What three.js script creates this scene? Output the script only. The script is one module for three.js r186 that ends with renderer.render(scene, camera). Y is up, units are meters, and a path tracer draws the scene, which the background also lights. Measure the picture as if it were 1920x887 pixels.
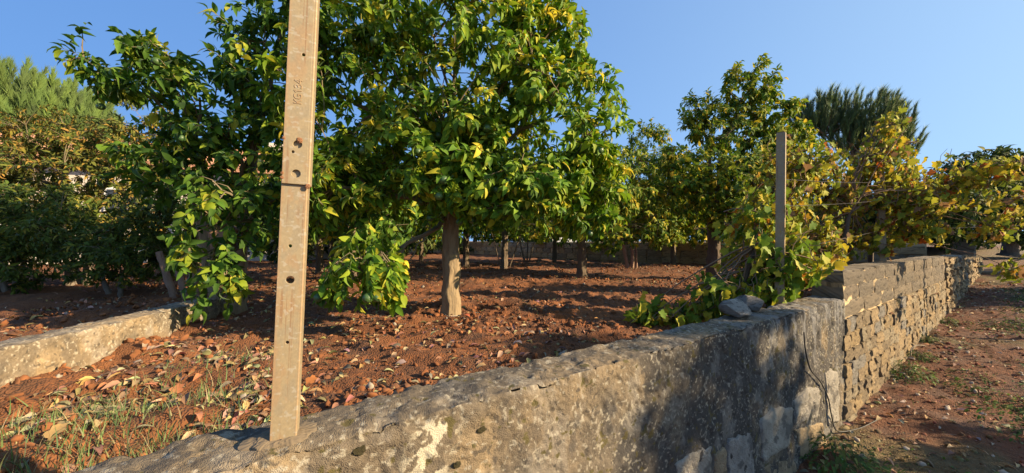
import * as THREE from 'three';
import { mergeGeometries, mergeVertices, toCreasedNormals } from 'three/addons/utils/BufferGeometryUtils.js';
import { TextGeometry } from 'three/addons/geometries/TextGeometry.js';
import { FontLoader } from 'three/addons/loaders/FontLoader.js';

// ------------------------------------------------------------------ camera, sky, sun, exposure
const F = 700, CX = 960, CY = 443.5, EYE = 1.6, PITCH = Math.atan(8.5 / F);
const scene = new THREE.Scene();
const camera = new THREE.PerspectiveCamera(2 * Math.atan(CY / F) * 180 / Math.PI, 1024 / 473, 0.05, 2000);
camera.position.set(0, EYE, 0);
camera.rotation.x = PITCH;
scene.add(camera);

const SUN_EL = 24 * Math.PI / 180, SUN_AZ = 105 * Math.PI / 180;      // azimuth from straight ahead, towards +x
const SUN = new THREE.Vector3(Math.sin(SUN_AZ) * Math.cos(SUN_EL), Math.sin(SUN_EL), -Math.cos(SUN_AZ) * Math.cos(SUN_EL));
const sun = new THREE.DirectionalLight(new THREE.Color().setRGB(1.0, 0.77, 0.48), 5.0);
sun.position.copy(SUN).multiplyScalar(40);
sun.castShadow = true;
sun.shadow.mapSize.set(4096, 4096);
Object.assign(sun.shadow.camera, { left: -25, right: 25, top: 20, bottom: -20, near: 1, far: 120 });
scene.add(sun, sun.target);

function skyTexture() {
  const w = 512, h = 256, d = new Float32Array(w * h * 4);
  for (let j = 0; j < h; j++) for (let i = 0; i < w; i++) {
    const el = ((j + 0.5) / h - 0.5) * Math.PI, az = ((i + 0.5) / w - 0.5) * 2 * Math.PI;
    const dir = new THREE.Vector3(Math.cos(el) * Math.cos(az), Math.sin(el), Math.cos(el) * Math.sin(az));
    const g = Math.acos(THREE.MathUtils.clamp(dir.dot(SUN), -1, 1)) * 180 / Math.PI;
    const e = Math.max(0, dir.y), t = Math.pow(e, 0.55);
    const near = Math.exp(-g / 46), nearest = Math.exp(-g / 12);
    const c = [
      0.165 * (1 - t) + 0.025 * t + 0.78 * near * (1 - 0.45 * t) + 0.5 * nearest,
      0.350 * (1 - t) + 0.115 * t + 0.86 * near * (1 - 0.45 * t) + 0.45 * nearest,
      0.700 * (1 - t) + 0.380 * t + 0.56 * near * (1 - 0.4 * t) + 0.36 * nearest,
    ];
    const o = (j * w + i) * 4;
    d[o] = c[0] * 0.55; d[o + 1] = c[1] * 0.575; d[o + 2] = c[2] * 0.58; d[o + 3] = 1;
  }
  const tx = new THREE.DataTexture(d, w, h, THREE.RGBAFormat, THREE.FloatType);
  tx.mapping = THREE.EquirectangularReflectionMapping;
  tx.magFilter = tx.minFilter = THREE.LinearFilter;
  tx.needsUpdate = true;
  return tx;
}
const sky = skyTexture();
scene.background = sky;
scene.environment = sky;

const renderer = new THREE.WebGLRenderer({ antialias: true });
renderer.setSize(1024, 473);
renderer.toneMapping = THREE.LinearToneMapping;
renderer.toneMappingExposure = 2.55;
renderer.shadowMap.enabled = true;
renderer.shadowMap.type = THREE.PCFSoftShadowMap;

// ------------------------------------------------------------------ helpers
function rng(seed) {
  let a = seed >>> 0;
  return () => { a = (a + 0x6D2B79F5) | 0; let t = Math.imul(a ^ (a >>> 15), 1 | a); t = (t + Math.imul(t ^ (t >>> 7), 61 | t)) ^ t; return ((t ^ (t >>> 14)) >>> 0) / 4294967296; };
}
const V = (x, y, z) => new THREE.Vector3(x, y, z);
const lerp = (a, b, t) => a + (b - a) * t;
const clamp = THREE.MathUtils.clamp;
const smooth = (a, b, x) => { const t = clamp((x - a) / (b - a), 0, 1); return t * t * (3 - 2 * t); };
function h2(ix, iy, s) { let h = (ix * 374761393 + iy * 668265263 + s * 2147483647) | 0; h = Math.imul(h ^ (h >>> 13), 1274126177); h = Math.imul(h ^ (h >>> 15), 2246822519); return ((h ^ (h >>> 16)) >>> 0) / 4294967296; }
function vn(x, y, s = 0) {
  const ix = Math.floor(x), iy = Math.floor(y), fx = x - ix, fy = y - iy, u = fx * fx * (3 - 2 * fx), v = fy * fy * (3 - 2 * fy);
  return lerp(lerp(h2(ix, iy, s), h2(ix + 1, iy, s), u), lerp(h2(ix, iy + 1, s), h2(ix + 1, iy + 1, s), u), v);
}
function fbm(x, y, o, s = 0) { let a = 0.5, r = 0, n = 0; for (let k = 0; k < o; k++) { r += a * vn(x, y, s + k * 17); n += a; a *= 0.5; x = x * 2.03 + 11.3; y = y * 2.03 + 5.7; } return r / n; }
function cellDist(x, y, s) {   // distance to the nearest jittered point
  const ix = Math.floor(x), iy = Math.floor(y); let d = 9, id = 0;
  for (let a = -1; a <= 1; a++) for (let b = -1; b <= 1; b++) {
    const px = ix + a + h2(ix + a, iy + b, s), py = iy + b + h2(ix + a, iy + b, s + 7), q = (px - x) ** 2 + (py - y) ** 2;
    if (q < d) { d = q; id = h2(ix + a, iy + b, s + 13); }
  }
  return [Math.sqrt(d), id];
}
function ray(px, py) {
  return V((px - CX) / F, -(py - CY) / F, -1).applyAxisAngle(V(1, 0, 0), PITCH);
}
function onY(px, py, y) { const r = ray(px, py), t = (y - EYE) / r.y; return V(r.x * t, y, r.z * t); }
function atDepth(px, py, d) { const r = ray(px, py), t = d / -r.z; return V(r.x * t, EYE + r.y * t, -d); }
function project(p) {
  const q = p.clone().sub(camera.position).applyAxisAngle(V(1, 0, 0), -PITCH);
  return q.z < -0.05 ? [CX + F * q.x / -q.z, CY - F * q.y / -q.z, -q.z] : null;
}
const used = {};
function numbered(n) { if (!(n in used)) { used[n] = 0; return n; } return n + '_' + String(++used[n]).padStart(3, '0'); }
function tag(o, label, category, group, kind) {
  if (label) o.userData.label = label;
  if (category) o.userData.category = category;
  if (group) o.userData.group = group;
  if (kind) o.userData.kind = kind;
  return o;
}
function shadows(o) { o.castShadow = true; o.receiveShadow = true; return o; }
function thing(name, label, category, pos = [0, 0, 0], turn = 0, group) {
  const g = new THREE.Group(); g.name = numbered(name); g.position.set(...pos); g.rotation.y = turn; scene.add(g);
  return tag(g, label, category, group);
}
function mesh(name, geo, mat, parent = scene) {
  const m = shadows(new THREE.Mesh(geo, mat)); m.name = parent === scene ? numbered(name) : name; parent.add(m); return m;
}
const srgb = (v) => { v = clamp(v, 0, 1); return 255 * (v <= 0.0031308 ? 12.92 * v : 1.055 * Math.pow(v, 1 / 2.4) - 0.055); };
function colorTex(w, h, fn, wrap = THREE.RepeatWrapping) {
  const d = new Uint8Array(w * h * 4);
  for (let j = 0; j < h; j++) for (let i = 0; i < w; i++) { const c = fn((i + 0.5) / w, (j + 0.5) / h), o = (j * w + i) * 4; d[o] = srgb(c[0]); d[o + 1] = srgb(c[1]); d[o + 2] = srgb(c[2]); d[o + 3] = 255; }
  return finish(d, w, h, wrap, THREE.SRGBColorSpace);
}
function greyTex(w, h, fn, wrap = THREE.RepeatWrapping) {
  const d = new Uint8Array(w * h * 4);
  for (let j = 0; j < h; j++) for (let i = 0; i < w; i++) { const c = 255 * clamp(fn((i + 0.5) / w, (j + 0.5) / h), 0, 1), o = (j * w + i) * 4; d[o] = d[o + 1] = d[o + 2] = c; d[o + 3] = 255; }
  return finish(d, w, h, wrap, THREE.NoColorSpace);
}
function finish(d, w, h, wrap, space) {
  const t = new THREE.DataTexture(d, w, h); t.wrapS = t.wrapT = wrap; t.magFilter = THREE.LinearFilter; t.minFilter = THREE.LinearMipmapLinearFilter; t.generateMipmaps = true; t.colorSpace = space; t.needsUpdate = true; return t;
}
// periodic noise for repeating textures
function pn(u, v, n, s) {
  const x = u * n, y = v * n, ix = Math.floor(x), iy = Math.floor(y), fx = x - ix, fy = y - iy, a = fx * fx * (3 - 2 * fx), b = fy * fy * (3 - 2 * fy), m = (k) => ((k % n) + n) % n;
  return lerp(lerp(h2(m(ix), m(iy), s), h2(m(ix + 1), m(iy), s), a), lerp(h2(m(ix), m(iy + 1), s), h2(m(ix + 1), m(iy + 1), s), a), b);
}
function pfbm(u, v, n, o, s) { let a = 0.5, r = 0, t = 0; for (let k = 0; k < o; k++) { r += a * pn(u, v, n, s + k); t += a; a *= 0.5; n *= 2; } return r / t; }
const lin = (r, g, b) => new THREE.Color().setRGB(r, g, b);
const mixc = (a, b, t) => [lerp(a[0], b[0], t), lerp(a[1], b[1], t), lerp(a[2], b[2], t)];

// tapered tube along points
function tube(pts, radii, seg = 6, cap = true, lump = 0) {
  const n = pts.length, pos = [], idx = [], uv = [];
  let up = V(0, 0, 1), len = 0;
  for (let i = 0; i < n; i++) {
    const t = (pts[Math.min(i + 1, n - 1)].clone().sub(pts[Math.max(i - 1, 0)])).normalize();
    if (i) len += pts[i].distanceTo(pts[i - 1]);
    if (Math.abs(t.dot(up)) > 0.95) up = V(1, 0, 0);
    const b = up.clone().sub(t.clone().multiplyScalar(up.dot(t))).normalize(), c = t.clone().cross(b);
    up = b;
    for (let k = 0; k <= seg; k++) {
      const a = k / seg * Math.PI * 2, r = radii[i] * (1 + lump * (vn((k % seg) * 0.8 + 3, i * 0.55, Math.floor(radii[0] * 9000)) - 0.5) + lump * 0.5 * (vn((k % seg) * 2.1, i * 1.9, 7) - 0.5)), p = pts[i].clone().addScaledVector(b, Math.cos(a) * r).addScaledVector(c, Math.sin(a) * r);
      pos.push(p.x, p.y, p.z); uv.push(k / seg * 2 * Math.PI * radii[0], len);
    }
  }
  for (let i = 0; i < n - 1; i++) for (let k = 0; k < seg; k++) { const a = i * (seg + 1) + k, b = a + seg + 1; idx.push(a, a + 1, b, b, a + 1, b + 1); }
  if (cap) { const e = pos.length / 3; pos.push(pts[n - 1].x, pts[n - 1].y, pts[n - 1].z); uv.push(0, len); for (let k = 0; k < seg; k++) idx.push((n - 1) * (seg + 1) + k, (n - 1) * (seg + 1) + k + 1, e); }
  const g = new THREE.BufferGeometry();
  g.setAttribute('position', new THREE.Float32BufferAttribute(pos, 3));
  g.setAttribute('uv', new THREE.Float32BufferAttribute(uv, 2));
  g.setIndex(idx); g.computeVertexNormals();
  return g;
}
function curve(a, b, bend, n, R, wob = 0) {      // points from a to b, bowed by vector bend
  const o = [];
  for (let i = 0; i <= n; i++) { const t = i / n, p = a.clone().lerp(b, t).addScaledVector(bend, 4 * t * (1 - t) ); if (wob && i && i < n) p.add(V(R() - 0.5, R() - 0.5, R() - 0.5).multiplyScalar(wob)); o.push(p); }
  return o;
}
const taper = (n, r0, r1) => Array.from({ length: n + 1 }, (_, i) => lerp(r0, r1, Math.pow(i / n, 0.8)));

// ------------------------------------------------------------------ the lie of the land
const TH = Math.atan2(0.571, 0.821), WD = V(Math.cos(TH), 0, -Math.sin(TH)), WIN = V(-Math.sin(TH), 0, -Math.cos(TH)), WO = V(-0.308, 0, -0.98);
const along = (x, z) => (x - WO.x) * WD.x + (z - WO.z) * WD.z;
const inward = (x, z) => (x - WO.x) * WIN.x + (z - WO.z) * WIN.z;
const wallPoint = (s, t, y) => WO.clone().addScaledVector(WD, s).addScaledVector(WIN, t).setY(y);
function onFace(px, py) { const r = ray(px, py), t = inward(0, 0) / -(r.x * WIN.x + r.z * WIN.z); return [along(r.x * t, r.z * t), EYE + r.y * t]; }   // pixel -> (s, y) on the outer face
const LOW = EYE - 0.48, HIGH = EYE - 0.25, SOIL = EYE - 0.72, STEP = 3.75, END = 9.05, FAR = 14.6;
function ramp(x, k) { for (let i = 0; i < k.length - 1; i++) if (x < k[i + 1][0]) return lerp(k[i][1], k[i + 1][1], clamp((x - k[i][0]) / (k[i + 1][0] - k[i][0]), 0, 1)); return k[k.length - 1][1]; }
const outK = [[2, 0.02], [3.75, 0.08], [9, 0.40], [14.3, 0.84], [20, 1.02], [40, 1.25], [120, 1.45]];
const outBase = (x, z) => ramp(along(x, z), outK);
const FW0 = V(8.55, 0, -7.7), FW1 = V(-7.5, 0, -25.5), FWD = FW1.clone().sub(FW0).normalize(), FWN = V(-FWD.z, 0, FWD.x);   // far wall line; FWN points away from the orchard
const beyondFar = (x, z) => { const a = (x - FW0.x) * FWN.x + (z - FW0.z) * FWN.z; return a; };
const FSIGN = beyondFar(0, -5) < 0 ? 1 : -1;

function soilHeight(x, z) {
  const big = (fbm(x * 0.55, z * 0.55, 2, 3) - 0.5) * 0.10;
  const furrow = 0.030 * Math.sin((x * 0.35 + z * 0.94) * 9.5 + 2.2 * vn(x * 0.6, z * 0.6, 9)) * smooth(0.25, 0.6, vn(x * 0.5, z * 0.5, 4));
  const lump = Math.pow(fbm(x * 3.1, z * 4.2, 3, 21), 2) * 0.10;
  const [d] = cellDist(x * 6.5, z * 8.5, 5);
  const clod = Math.max(0, 0.62 - d) * 0.06 * smooth(0.35, 0.65, vn(x * 1.3, z * 1.3, 31));
  const fine = (fbm(x * 15, z * 17, 3, 41) - 0.5) * 0.045;
  return SOIL - 0.02 + big + furrow + lump + clod + fine;
}
function outHeight(x, z) {
  return outBase(x, z) + (fbm(x * 0.9, z * 0.9, 2, 61) - 0.5) * 0.10 + (fbm(x * 6, z * 6, 3, 67) - 0.5) * 0.055 + (fbm(x * 22, z * 22, 2, 71) - 0.5) * 0.016;
}
function grid(x0, x1, z0, z1, step, hf, cf, keep) {
  const nx = Math.round((x1 - x0) / step), nz = Math.round((z1 - z0) / step), pos = new Float32Array((nx + 1) * (nz + 1) * 3), col = new Float32Array(pos.length), uv = new Float32Array((nx + 1) * (nz + 1) * 2), ok = new Uint8Array((nx + 1) * (nz + 1)), idx = [];
  for (let j = 0; j <= nz; j++) for (let i = 0; i <= nx; i++) {
    const k = j * (nx + 1) + i, x = x0 + (x1 - x0) * i / nx, z = z0 + (z1 - z0) * j / nz;
    ok[k] = keep(x, z) ? 1 : 0;
    const y = ok[k] ? hf(x, z) : hf(x, z);
    pos.set([x, y, z], k * 3); col.set(cf(x, z, y), k * 3); uv.set([x, -z], k * 2);
  }
  for (let j = 0; j < nz; j++) for (let i = 0; i < nx; i++) {
    const a = j * (nx + 1) + i, b = a + 1, c = a + nx + 1, d = c + 1;
    if (ok[a] || ok[b] || ok[c] || ok[d]) idx.push(a, c, b, b, c, d);
  }
  const g = new THREE.BufferGeometry();
  g.setAttribute('position', new THREE.BufferAttribute(pos, 3)); g.setAttribute('color', new THREE.BufferAttribute(col, 3)); g.setAttribute('uv', new THREE.BufferAttribute(uv, 2));
  g.setIndex(idx); g.computeVertexNormals();
  return g;
}
const grainMap = colorTex(512, 512, (u, v) => { const a = 0.62 + 0.7 * pfbm(u, v, 24, 4, 11) * 1.0, b = pn(u, v, 170, 5) > 0.93 ? 1.45 : 1; const k = a * b * 0.85; return [k, k, k * 0.98]; });
const grainBump = greyTex(512, 512, (u, v) => 0.6 * pfbm(u, v, 32, 4, 21) + 0.4 * pn(u, v, 200, 31));
const soilMat = new THREE.MeshStandardMaterial({ vertexColors: true, roughness: 1, map: grainMap, bumpMap: grainBump, bumpScale: 0.022 });
const soilCol = (x, z) => {
  const a = fbm(x * 1.1, z * 1.1, 3, 77), b = fbm(x * 7, z * 7, 3, 83);
  let c = mixc([0.155, 0.056, 0.019], [0.215, 0.083, 0.029], smooth(0.3, 0.7, a));
  c = mixc(c, [0.095, 0.046, 0.025], smooth(0.5, 0.75, b) * 0.7);
  return c;
};
const FINE = [-3.9, 3.7, -6.6, 0.55];
const inOrchard = (x, z) => inward(x, z) > 0.07 && beyondFar(x, z) * FSIGN < 0.2;
tag(mesh('orchard_soil', grid(FINE[0], FINE[1], FINE[2], FINE[3], 0.026, soilHeight, soilCol, inOrchard), soilMat), 'tilled red soil of the orchard between the walls', 'soil', null, 'structure');
tag(mesh('orchard_field', grid(-17, 12, -27, 1.5, 0.095, (x, z) => soilHeight(x, z) - 0.018, soilCol, (x, z) => inOrchard(x, z) && !(x > FINE[0] + 0.15 && x < FINE[1] - 0.15 && z > FINE[2] + 0.15 && z < FINE[3] - 0.15)), soilMat), 'wider red tilled soil running back under the far trees', 'soil', null, 'structure');

const outCol = (x, z) => {
  const a = fbm(x * 0.8, z * 0.8, 3, 91), b = fbm(x * 5, z * 5, 3, 97), g = smooth(0.52, 0.66, fbm(x * 1.2 + 4, z * 1.2, 3, 103));
  let c = mixc([0.130, 0.048, 0.020], [0.165, 0.068, 0.030], a);
  c = mixc(c, [0.12, 0.068, 0.046], smooth(0.5, 0.7, b) * 0.7);
  return mixc(c, [0.115, 0.115, 0.045], g * 0.55);
};
tag(mesh('footpath', grid(-2.6, 11.6, -14.5, 2.4, 0.05, outHeight, outCol, (x, z) => inward(x, z) < 0.12), soilMat), 'red earth track with weeds running beside the wall', 'track', null, 'structure');
{ // the wide ground, one sheet to the horizon, a little under the detailed soil
  const n = 120, pos = [], col = [], uv = [], idx = [];
  const q = (i) => { const t = i / n * 2 - 1; return Math.sign(t) * (Math.abs(t) * 14 + Math.pow(Math.abs(t), 4) * 700); };
  for (let j = 0; j <= n; j++) for (let i = 0; i <= n; i++) {
    const x = q(i), z = q(j), y = outBase(x, z) - 0.12 + (fbm(x * 0.12, z * 0.12, 2, 5) - 0.5) * 0.12;
    pos.push(x, y, z); uv.push(x, -z);
    col.push(...mixc([0.19, 0.10, 0.06], [0.22, 0.19, 0.10], smooth(0.35, 0.65, fbm(x * 0.07, z * 0.07, 3, 15))));
  }
  for (let j = 0; j < n; j++) for (let i = 0; i < n; i++) { const a = j * (n + 1) + i, b = a + 1, c = a + n + 1, d = c + 1; idx.push(a, c, b, b, c, d); }
  const g = new THREE.BufferGeometry();
  g.setAttribute('position', new THREE.Float32BufferAttribute(pos, 3)); g.setAttribute('color', new THREE.Float32BufferAttribute(col, 3)); g.setAttribute('uv', new THREE.Float32BufferAttribute(uv, 2)); g.setIndex(idx); g.computeVertexNormals();
  tag(mesh('ground', g, soilMat), 'dry open country ground reaching to the horizon', 'ground', null, 'structure');
}
{ // the next terrace behind the far wall, level with its top
  const g = grid(-34, 34, -62, -6.5, 0.7, (x, z) => 1.50 + (fbm(x * 0.5, z * 0.5, 2, 44) - 0.5) * 0.12, (x, z) => mixc([0.24, 0.20, 0.09], [0.20, 0.11, 0.06], smooth(0.4, 0.6, fbm(x * 0.6, z * 0.6, 2, 46))), (x, z) => beyondFar(x, z) * FSIGN > 0.72 && along(x, z) > -40 && inward(x, z) > 1.2);
  tag(mesh('terrace', g, soilMat), 'higher terrace of dry grass behind the far stone wall', 'terrace', null, 'structure');
}

// ------------------------------------------------------------------ walls
function smear(x, y, s) { return fbm(x * 5.2, y * 2.2, 4, s); }
function concrete(s, y, v, onTop, opt) {     // colour of the rendered wall, patches of lichen, black growth deepened by painted shade
  let c = mixc([0.138, 0.105, 0.067], [0.096, 0.082, 0.062], fbm(s * 2.2, v * 2.2, 3, 201));
  c = mixc(c, [0.200, 0.148, 0.085], smooth(0.50, 0.70, fbm(s * 3.1 + 9, v * 3.1, 4, 203)) * 0.75);
  const grain = fbm(s * 90, v * 90, 3, 205), mid = fbm(s * 24, v * 24, 3, 206);
  c = c.map((k) => k * (0.40 + 0.75 * grain + 0.5 * mid));
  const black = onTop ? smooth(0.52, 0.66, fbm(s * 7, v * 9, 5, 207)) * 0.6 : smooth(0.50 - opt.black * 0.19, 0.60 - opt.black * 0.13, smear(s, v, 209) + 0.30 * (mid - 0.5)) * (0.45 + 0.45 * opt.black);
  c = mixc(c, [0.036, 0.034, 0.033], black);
  const pale = smooth(0.54, 0.70, fbm(s * 9 + 3, v * 6, 5, 211) + 0.16 * (grain - 0.5));
  c = mixc(c, [0.20, 0.188, 0.165], pale * (0.35 + 0.25 * opt.pale));
  const lich = smooth(0.64, 0.74, fbm(s * 75, v * 75, 3, 213) + 0.22 * (fbm(s * 5, v * 5, 3, 214) - 0.5));
  c = mixc(c, [0.30, 0.275, 0.215], lich * 0.7);
  const pit = smooth(0.30, 0.25, fbm(s * 42 + 7, v * 42, 3, 217));
  return mixc(c, [0.035, 0.03, 0.025], pit * 0.7);
}
function wallMesh(name, parent, s0, s1, step, topF, botF, thick, seed, optF, texW, texH, extra) {
  // profile: up the outer face, over the top, down the inner face; local axes x along, y up, z outward
  const ns = Math.round((s1 - s0) / step), prof = [], R = 0.013;
  const faceN = step < 0.012 ? 110 : 60, topN = step < 0.012 ? 30 : 18, inN = 14, H = 1.6;
  for (let i = 0; i <= faceN; i++) prof.push(['f', i / faceN]);
  for (let i = 1; i <= topN; i++) prof.push(['t', i / topN]);
  for (let i = 1; i <= inN; i++) prof.push(['i', i / inN]);
  const pos = [], uv = [], idx = [], W = prof.length, L = H + thick + 0.6;
  for (let a = 0; a <= ns; a++) {
    const s = s0 + (s1 - s0) * a / ns, top = topF(s), bot = botF(s);
    for (const [k, t] of prof) {
      let x = s, y, z, v, nx = 0, ny = 0, nz = 0;
      if (k === 'f') { y = lerp(bot, top, Math.pow(t, 0.8)); z = 0; nz = 1; v = H - (top - y); }
      else if (k === 't') { y = top; z = -thick * t; ny = 1; v = H + thick * t; }
      else { y = lerp(top, top - 0.5, t); z = -thick; nz = -1; v = H + thick + 0.5 * t; }
      const rough = (fbm(s * 3 + 3, v * 3, 2, seed) - 0.5) * 0.012 + (fbm(s * 16, v * 16, 5, seed + 5) - 0.5) * 0.020 - 0.007 * smooth(0.60, 0.72, fbm(s * 30 + 9, v * 30, 3, seed + 11));
      const e = k === 'f' ? top - y : k === 't' ? Math.min(-z, thick + z) : Math.max(0, top - y);
      const rr = R * (0.5 + fbm(s * 9, 2, 3, seed + 31));
      const cut = Math.max(0, 1 - e / rr);
      x += 0; y += ny * rough; z += nz * rough;
      if (cut > 0) { y -= (k === 't' ? 0.30 : 0.0) * rr * cut * cut; if (k === 't') { if (-z > thick / 2) z += 0; } if (k === 'f') z -= 0.30 * rr * cut * cut; if (k === 'i') z += 0.30 * rr * cut * cut; }
      // crumbled bites out of the arris
      const bite = smooth(0.52, 0.72, fbm(s * 14 + 5, 7, 4, seed + 37)) * Math.max(0, 1 - e / 0.035);
      y -= bite * 0.016; if (k === 'f') z -= bite * 0.014;
      pos.push(x, y, z); uv.push((s - s0) / (s1 - s0), v / L);
    }
  }
  for (let a = 0; a < ns; a++) for (let b = 0; b < W - 1; b++) { const p = a * W + b, q = p + 1, r = p + W, t = r + 1; idx.push(p, r, q, q, r, t); }
  const g = new THREE.BufferGeometry();
  g.setAttribute('position', new THREE.Float32BufferAttribute(pos, 3)); g.setAttribute('uv', new THREE.Float32BufferAttribute(uv, 2)); g.setIndex(idx); g.computeVertexNormals();
  const tex = colorTex(texW, texH, (u, w) => {
    const s = lerp(s0, s1, u), v = w * L, onTop = v > H && v < H + thick;
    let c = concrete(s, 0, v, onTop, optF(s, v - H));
    return extra ? extra(c, s, v - H) : c;
  }, THREE.ClampToEdgeWrapping);
  const bt = grainBump.clone(); bt.repeat.set((s1 - s0) / 0.30, L / 0.30); bt.needsUpdate = true;
  const m = new THREE.MeshStandardMaterial({ map: tex, roughness: 0.95, bumpMap: bt, bumpScale: 0.0055 });
  return mesh(name, g, m, parent);
}
// rough stones: a few rounded, chipped block shapes shared by all the stones
function stoneShape(seed, nx = 3, ny = 3, nz = 1, rough = 0.12) {
  const g = mergeVertices((() => { const b = new THREE.BoxGeometry(1, 1, 1, nx, ny, nz); b.deleteAttribute('uv'); b.deleteAttribute('normal'); return b; })());
  const p = g.attributes.position, R = rng(seed);
  for (let i = 0; i < p.count; i++) {
    const x = p.getX(i), y = p.getY(i), z = p.getZ(i);
    const ex = Math.abs(x) * 2, ey = Math.abs(y) * 2, ez = Math.abs(z) * 2;
    const corner = (ex ** 4 + ey ** 4 + ez ** 4) / 3;
    const k = 1 - 0.10 * corner;
    p.setXYZ(i, x * k + (R() - 0.5) * rough * 0.9, y * k + (R() - 0.5) * rough * 0.9, z * k + (R() - 0.5) * rough * 1.6);
  }
  const q = g.attributes.position, uv = [];
  for (let i = 0; i < q.count; i++) uv.push(q.getX(i) + seed * 0.37, q.getY(i) + q.getZ(i));
  g.setAttribute('uv', new THREE.Float32BufferAttribute(uv, 2));
  return toCreasedNormals(g, 0.75);
}
const stoneShapes = Array.from({ length: 9 }, (_, i) => stoneShape(100 + i * 7));
const blockShapes = Array.from({ length: 5 }, (_, i) => stoneShape(300 + i * 11, 6, 3, 1, 0.03));
const stoneTex = colorTex(512, 512, (u, v) => {
  let k = 0.62 + 0.5 * pfbm(u, v, 8, 5, 301), c = [k, k * 0.97, k * 0.9];
  const d = smooth(0.56, 0.68, pfbm(u, v, 6, 5, 311)); c = mixc(c, [0.30, 0.29, 0.28], d * 0.75);
  const w = smooth(0.60, 0.68, pfbm(u, v, 10, 4, 321)); return mixc(c, [1, 0.98, 0.93], w * 0.6);
});
const stoneMats = (list) => list.map((c) => new THREE.MeshStandardMaterial({ color: lin(...c), map: stoneTex, roughness: 0.95, bumpMap: grainBump, bumpScale: 0.02 }));
const warmStones = stoneMats([[0.46, 0.34, 0.19], [0.52, 0.39, 0.23], [0.38, 0.29, 0.18], [0.44, 0.37, 0.26], [0.33, 0.26, 0.17]]);
const paleStones = stoneMats([[0.33, 0.31, 0.28], [0.28, 0.27, 0.26], [0.36, 0.335, 0.295]]);
const blockMats = stoneMats([[0.26, 0.215, 0.16], [0.29, 0.24, 0.175], [0.235, 0.20, 0.155]]);
function laidStones(parent, s0, s1, botF, topF, R, mats, hr, wr, depth, z0, name = 'stone', shapes = stoneShapes, jut = 0.03) {
  // courses from the top down; x along, y up, z outward
  const hi = Math.max(topF(s0), topF(s1), topF((s0 + s1) / 2));
  const lo = Math.min(botF(s0), botF(s1));
  let y = hi;
  while (y > lo - 0.02) {
    const h = lerp(hr[0], hr[1], R());
    let x = s0 - R() * 0.05;
    while (x < s1 - 0.03) {
      let w = Math.min(lerp(wr[0], wr[1], R() * R() * 0.6 + R() * 0.4), s1 - x); if (s1 - x - w < wr[0] * 0.5) w = s1 - x;
      const xc = x + w / 2, yc = y - h / 2 + (R() - 0.5) * h * 0.12;
      if (yc < topF(xc) + h * 0.3 && yc + h / 2 > botF(xc) - 0.04) {
        const m = mesh(name, shapes[Math.floor(R() * shapes.length)], mats[Math.floor(R() * mats.length)], parent);
        const dz = depth * (0.8 + 0.3 * R());
        m.scale.set(w * 1.02, h * 1.02, dz); m.position.set(xc, yc, z0 - dz / 2 + (R() - 0.35) * jut);
        m.rotation.set((R() - 0.5) * 0.08, (R() - 0.5) * 0.1, (R() - 0.5) * 0.09);
        if (R() < 0.5) m.rotation.z += Math.PI;
      }
      x += w;
    }
    y -= h;
  }
}
const faceGround = (s) => outBase(...wallPoint(s, -0.1, 0).toArray().filter((_, i) => i !== 1));

// 1. the rendered wall beside the camera
const lowWall = thing('boundary_wall', 'weathered rendered masonry wall with blackened face and the tall steel post standing on it', 'wall', [WO.x, 0, WO.z], TH);
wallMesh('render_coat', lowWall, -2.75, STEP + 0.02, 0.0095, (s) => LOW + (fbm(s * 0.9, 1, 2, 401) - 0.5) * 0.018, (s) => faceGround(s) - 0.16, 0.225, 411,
  (s, v) => ({ black: smooth(0.55, 1.5, s + 0.35 * (fbm(s * 3, v * 3, 3, 421) - 0.5) + (v < -0.12 ? 0.35 : 0))  , pale: smooth(0.5, 2.5, s) }), 2048, 800,  // black growth plus painted shade, stronger along the stretch shaded by the tree
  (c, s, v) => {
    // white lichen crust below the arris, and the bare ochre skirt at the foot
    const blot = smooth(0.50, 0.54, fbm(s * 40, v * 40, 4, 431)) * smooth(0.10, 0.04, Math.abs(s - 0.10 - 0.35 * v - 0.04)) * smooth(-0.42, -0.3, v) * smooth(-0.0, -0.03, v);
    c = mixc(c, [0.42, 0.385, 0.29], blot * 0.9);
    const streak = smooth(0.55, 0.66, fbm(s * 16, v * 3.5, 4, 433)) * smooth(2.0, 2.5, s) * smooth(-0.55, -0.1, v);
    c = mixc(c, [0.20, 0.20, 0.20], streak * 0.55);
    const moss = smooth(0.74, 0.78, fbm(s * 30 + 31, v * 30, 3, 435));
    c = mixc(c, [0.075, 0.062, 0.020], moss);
    return c;
  });
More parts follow.
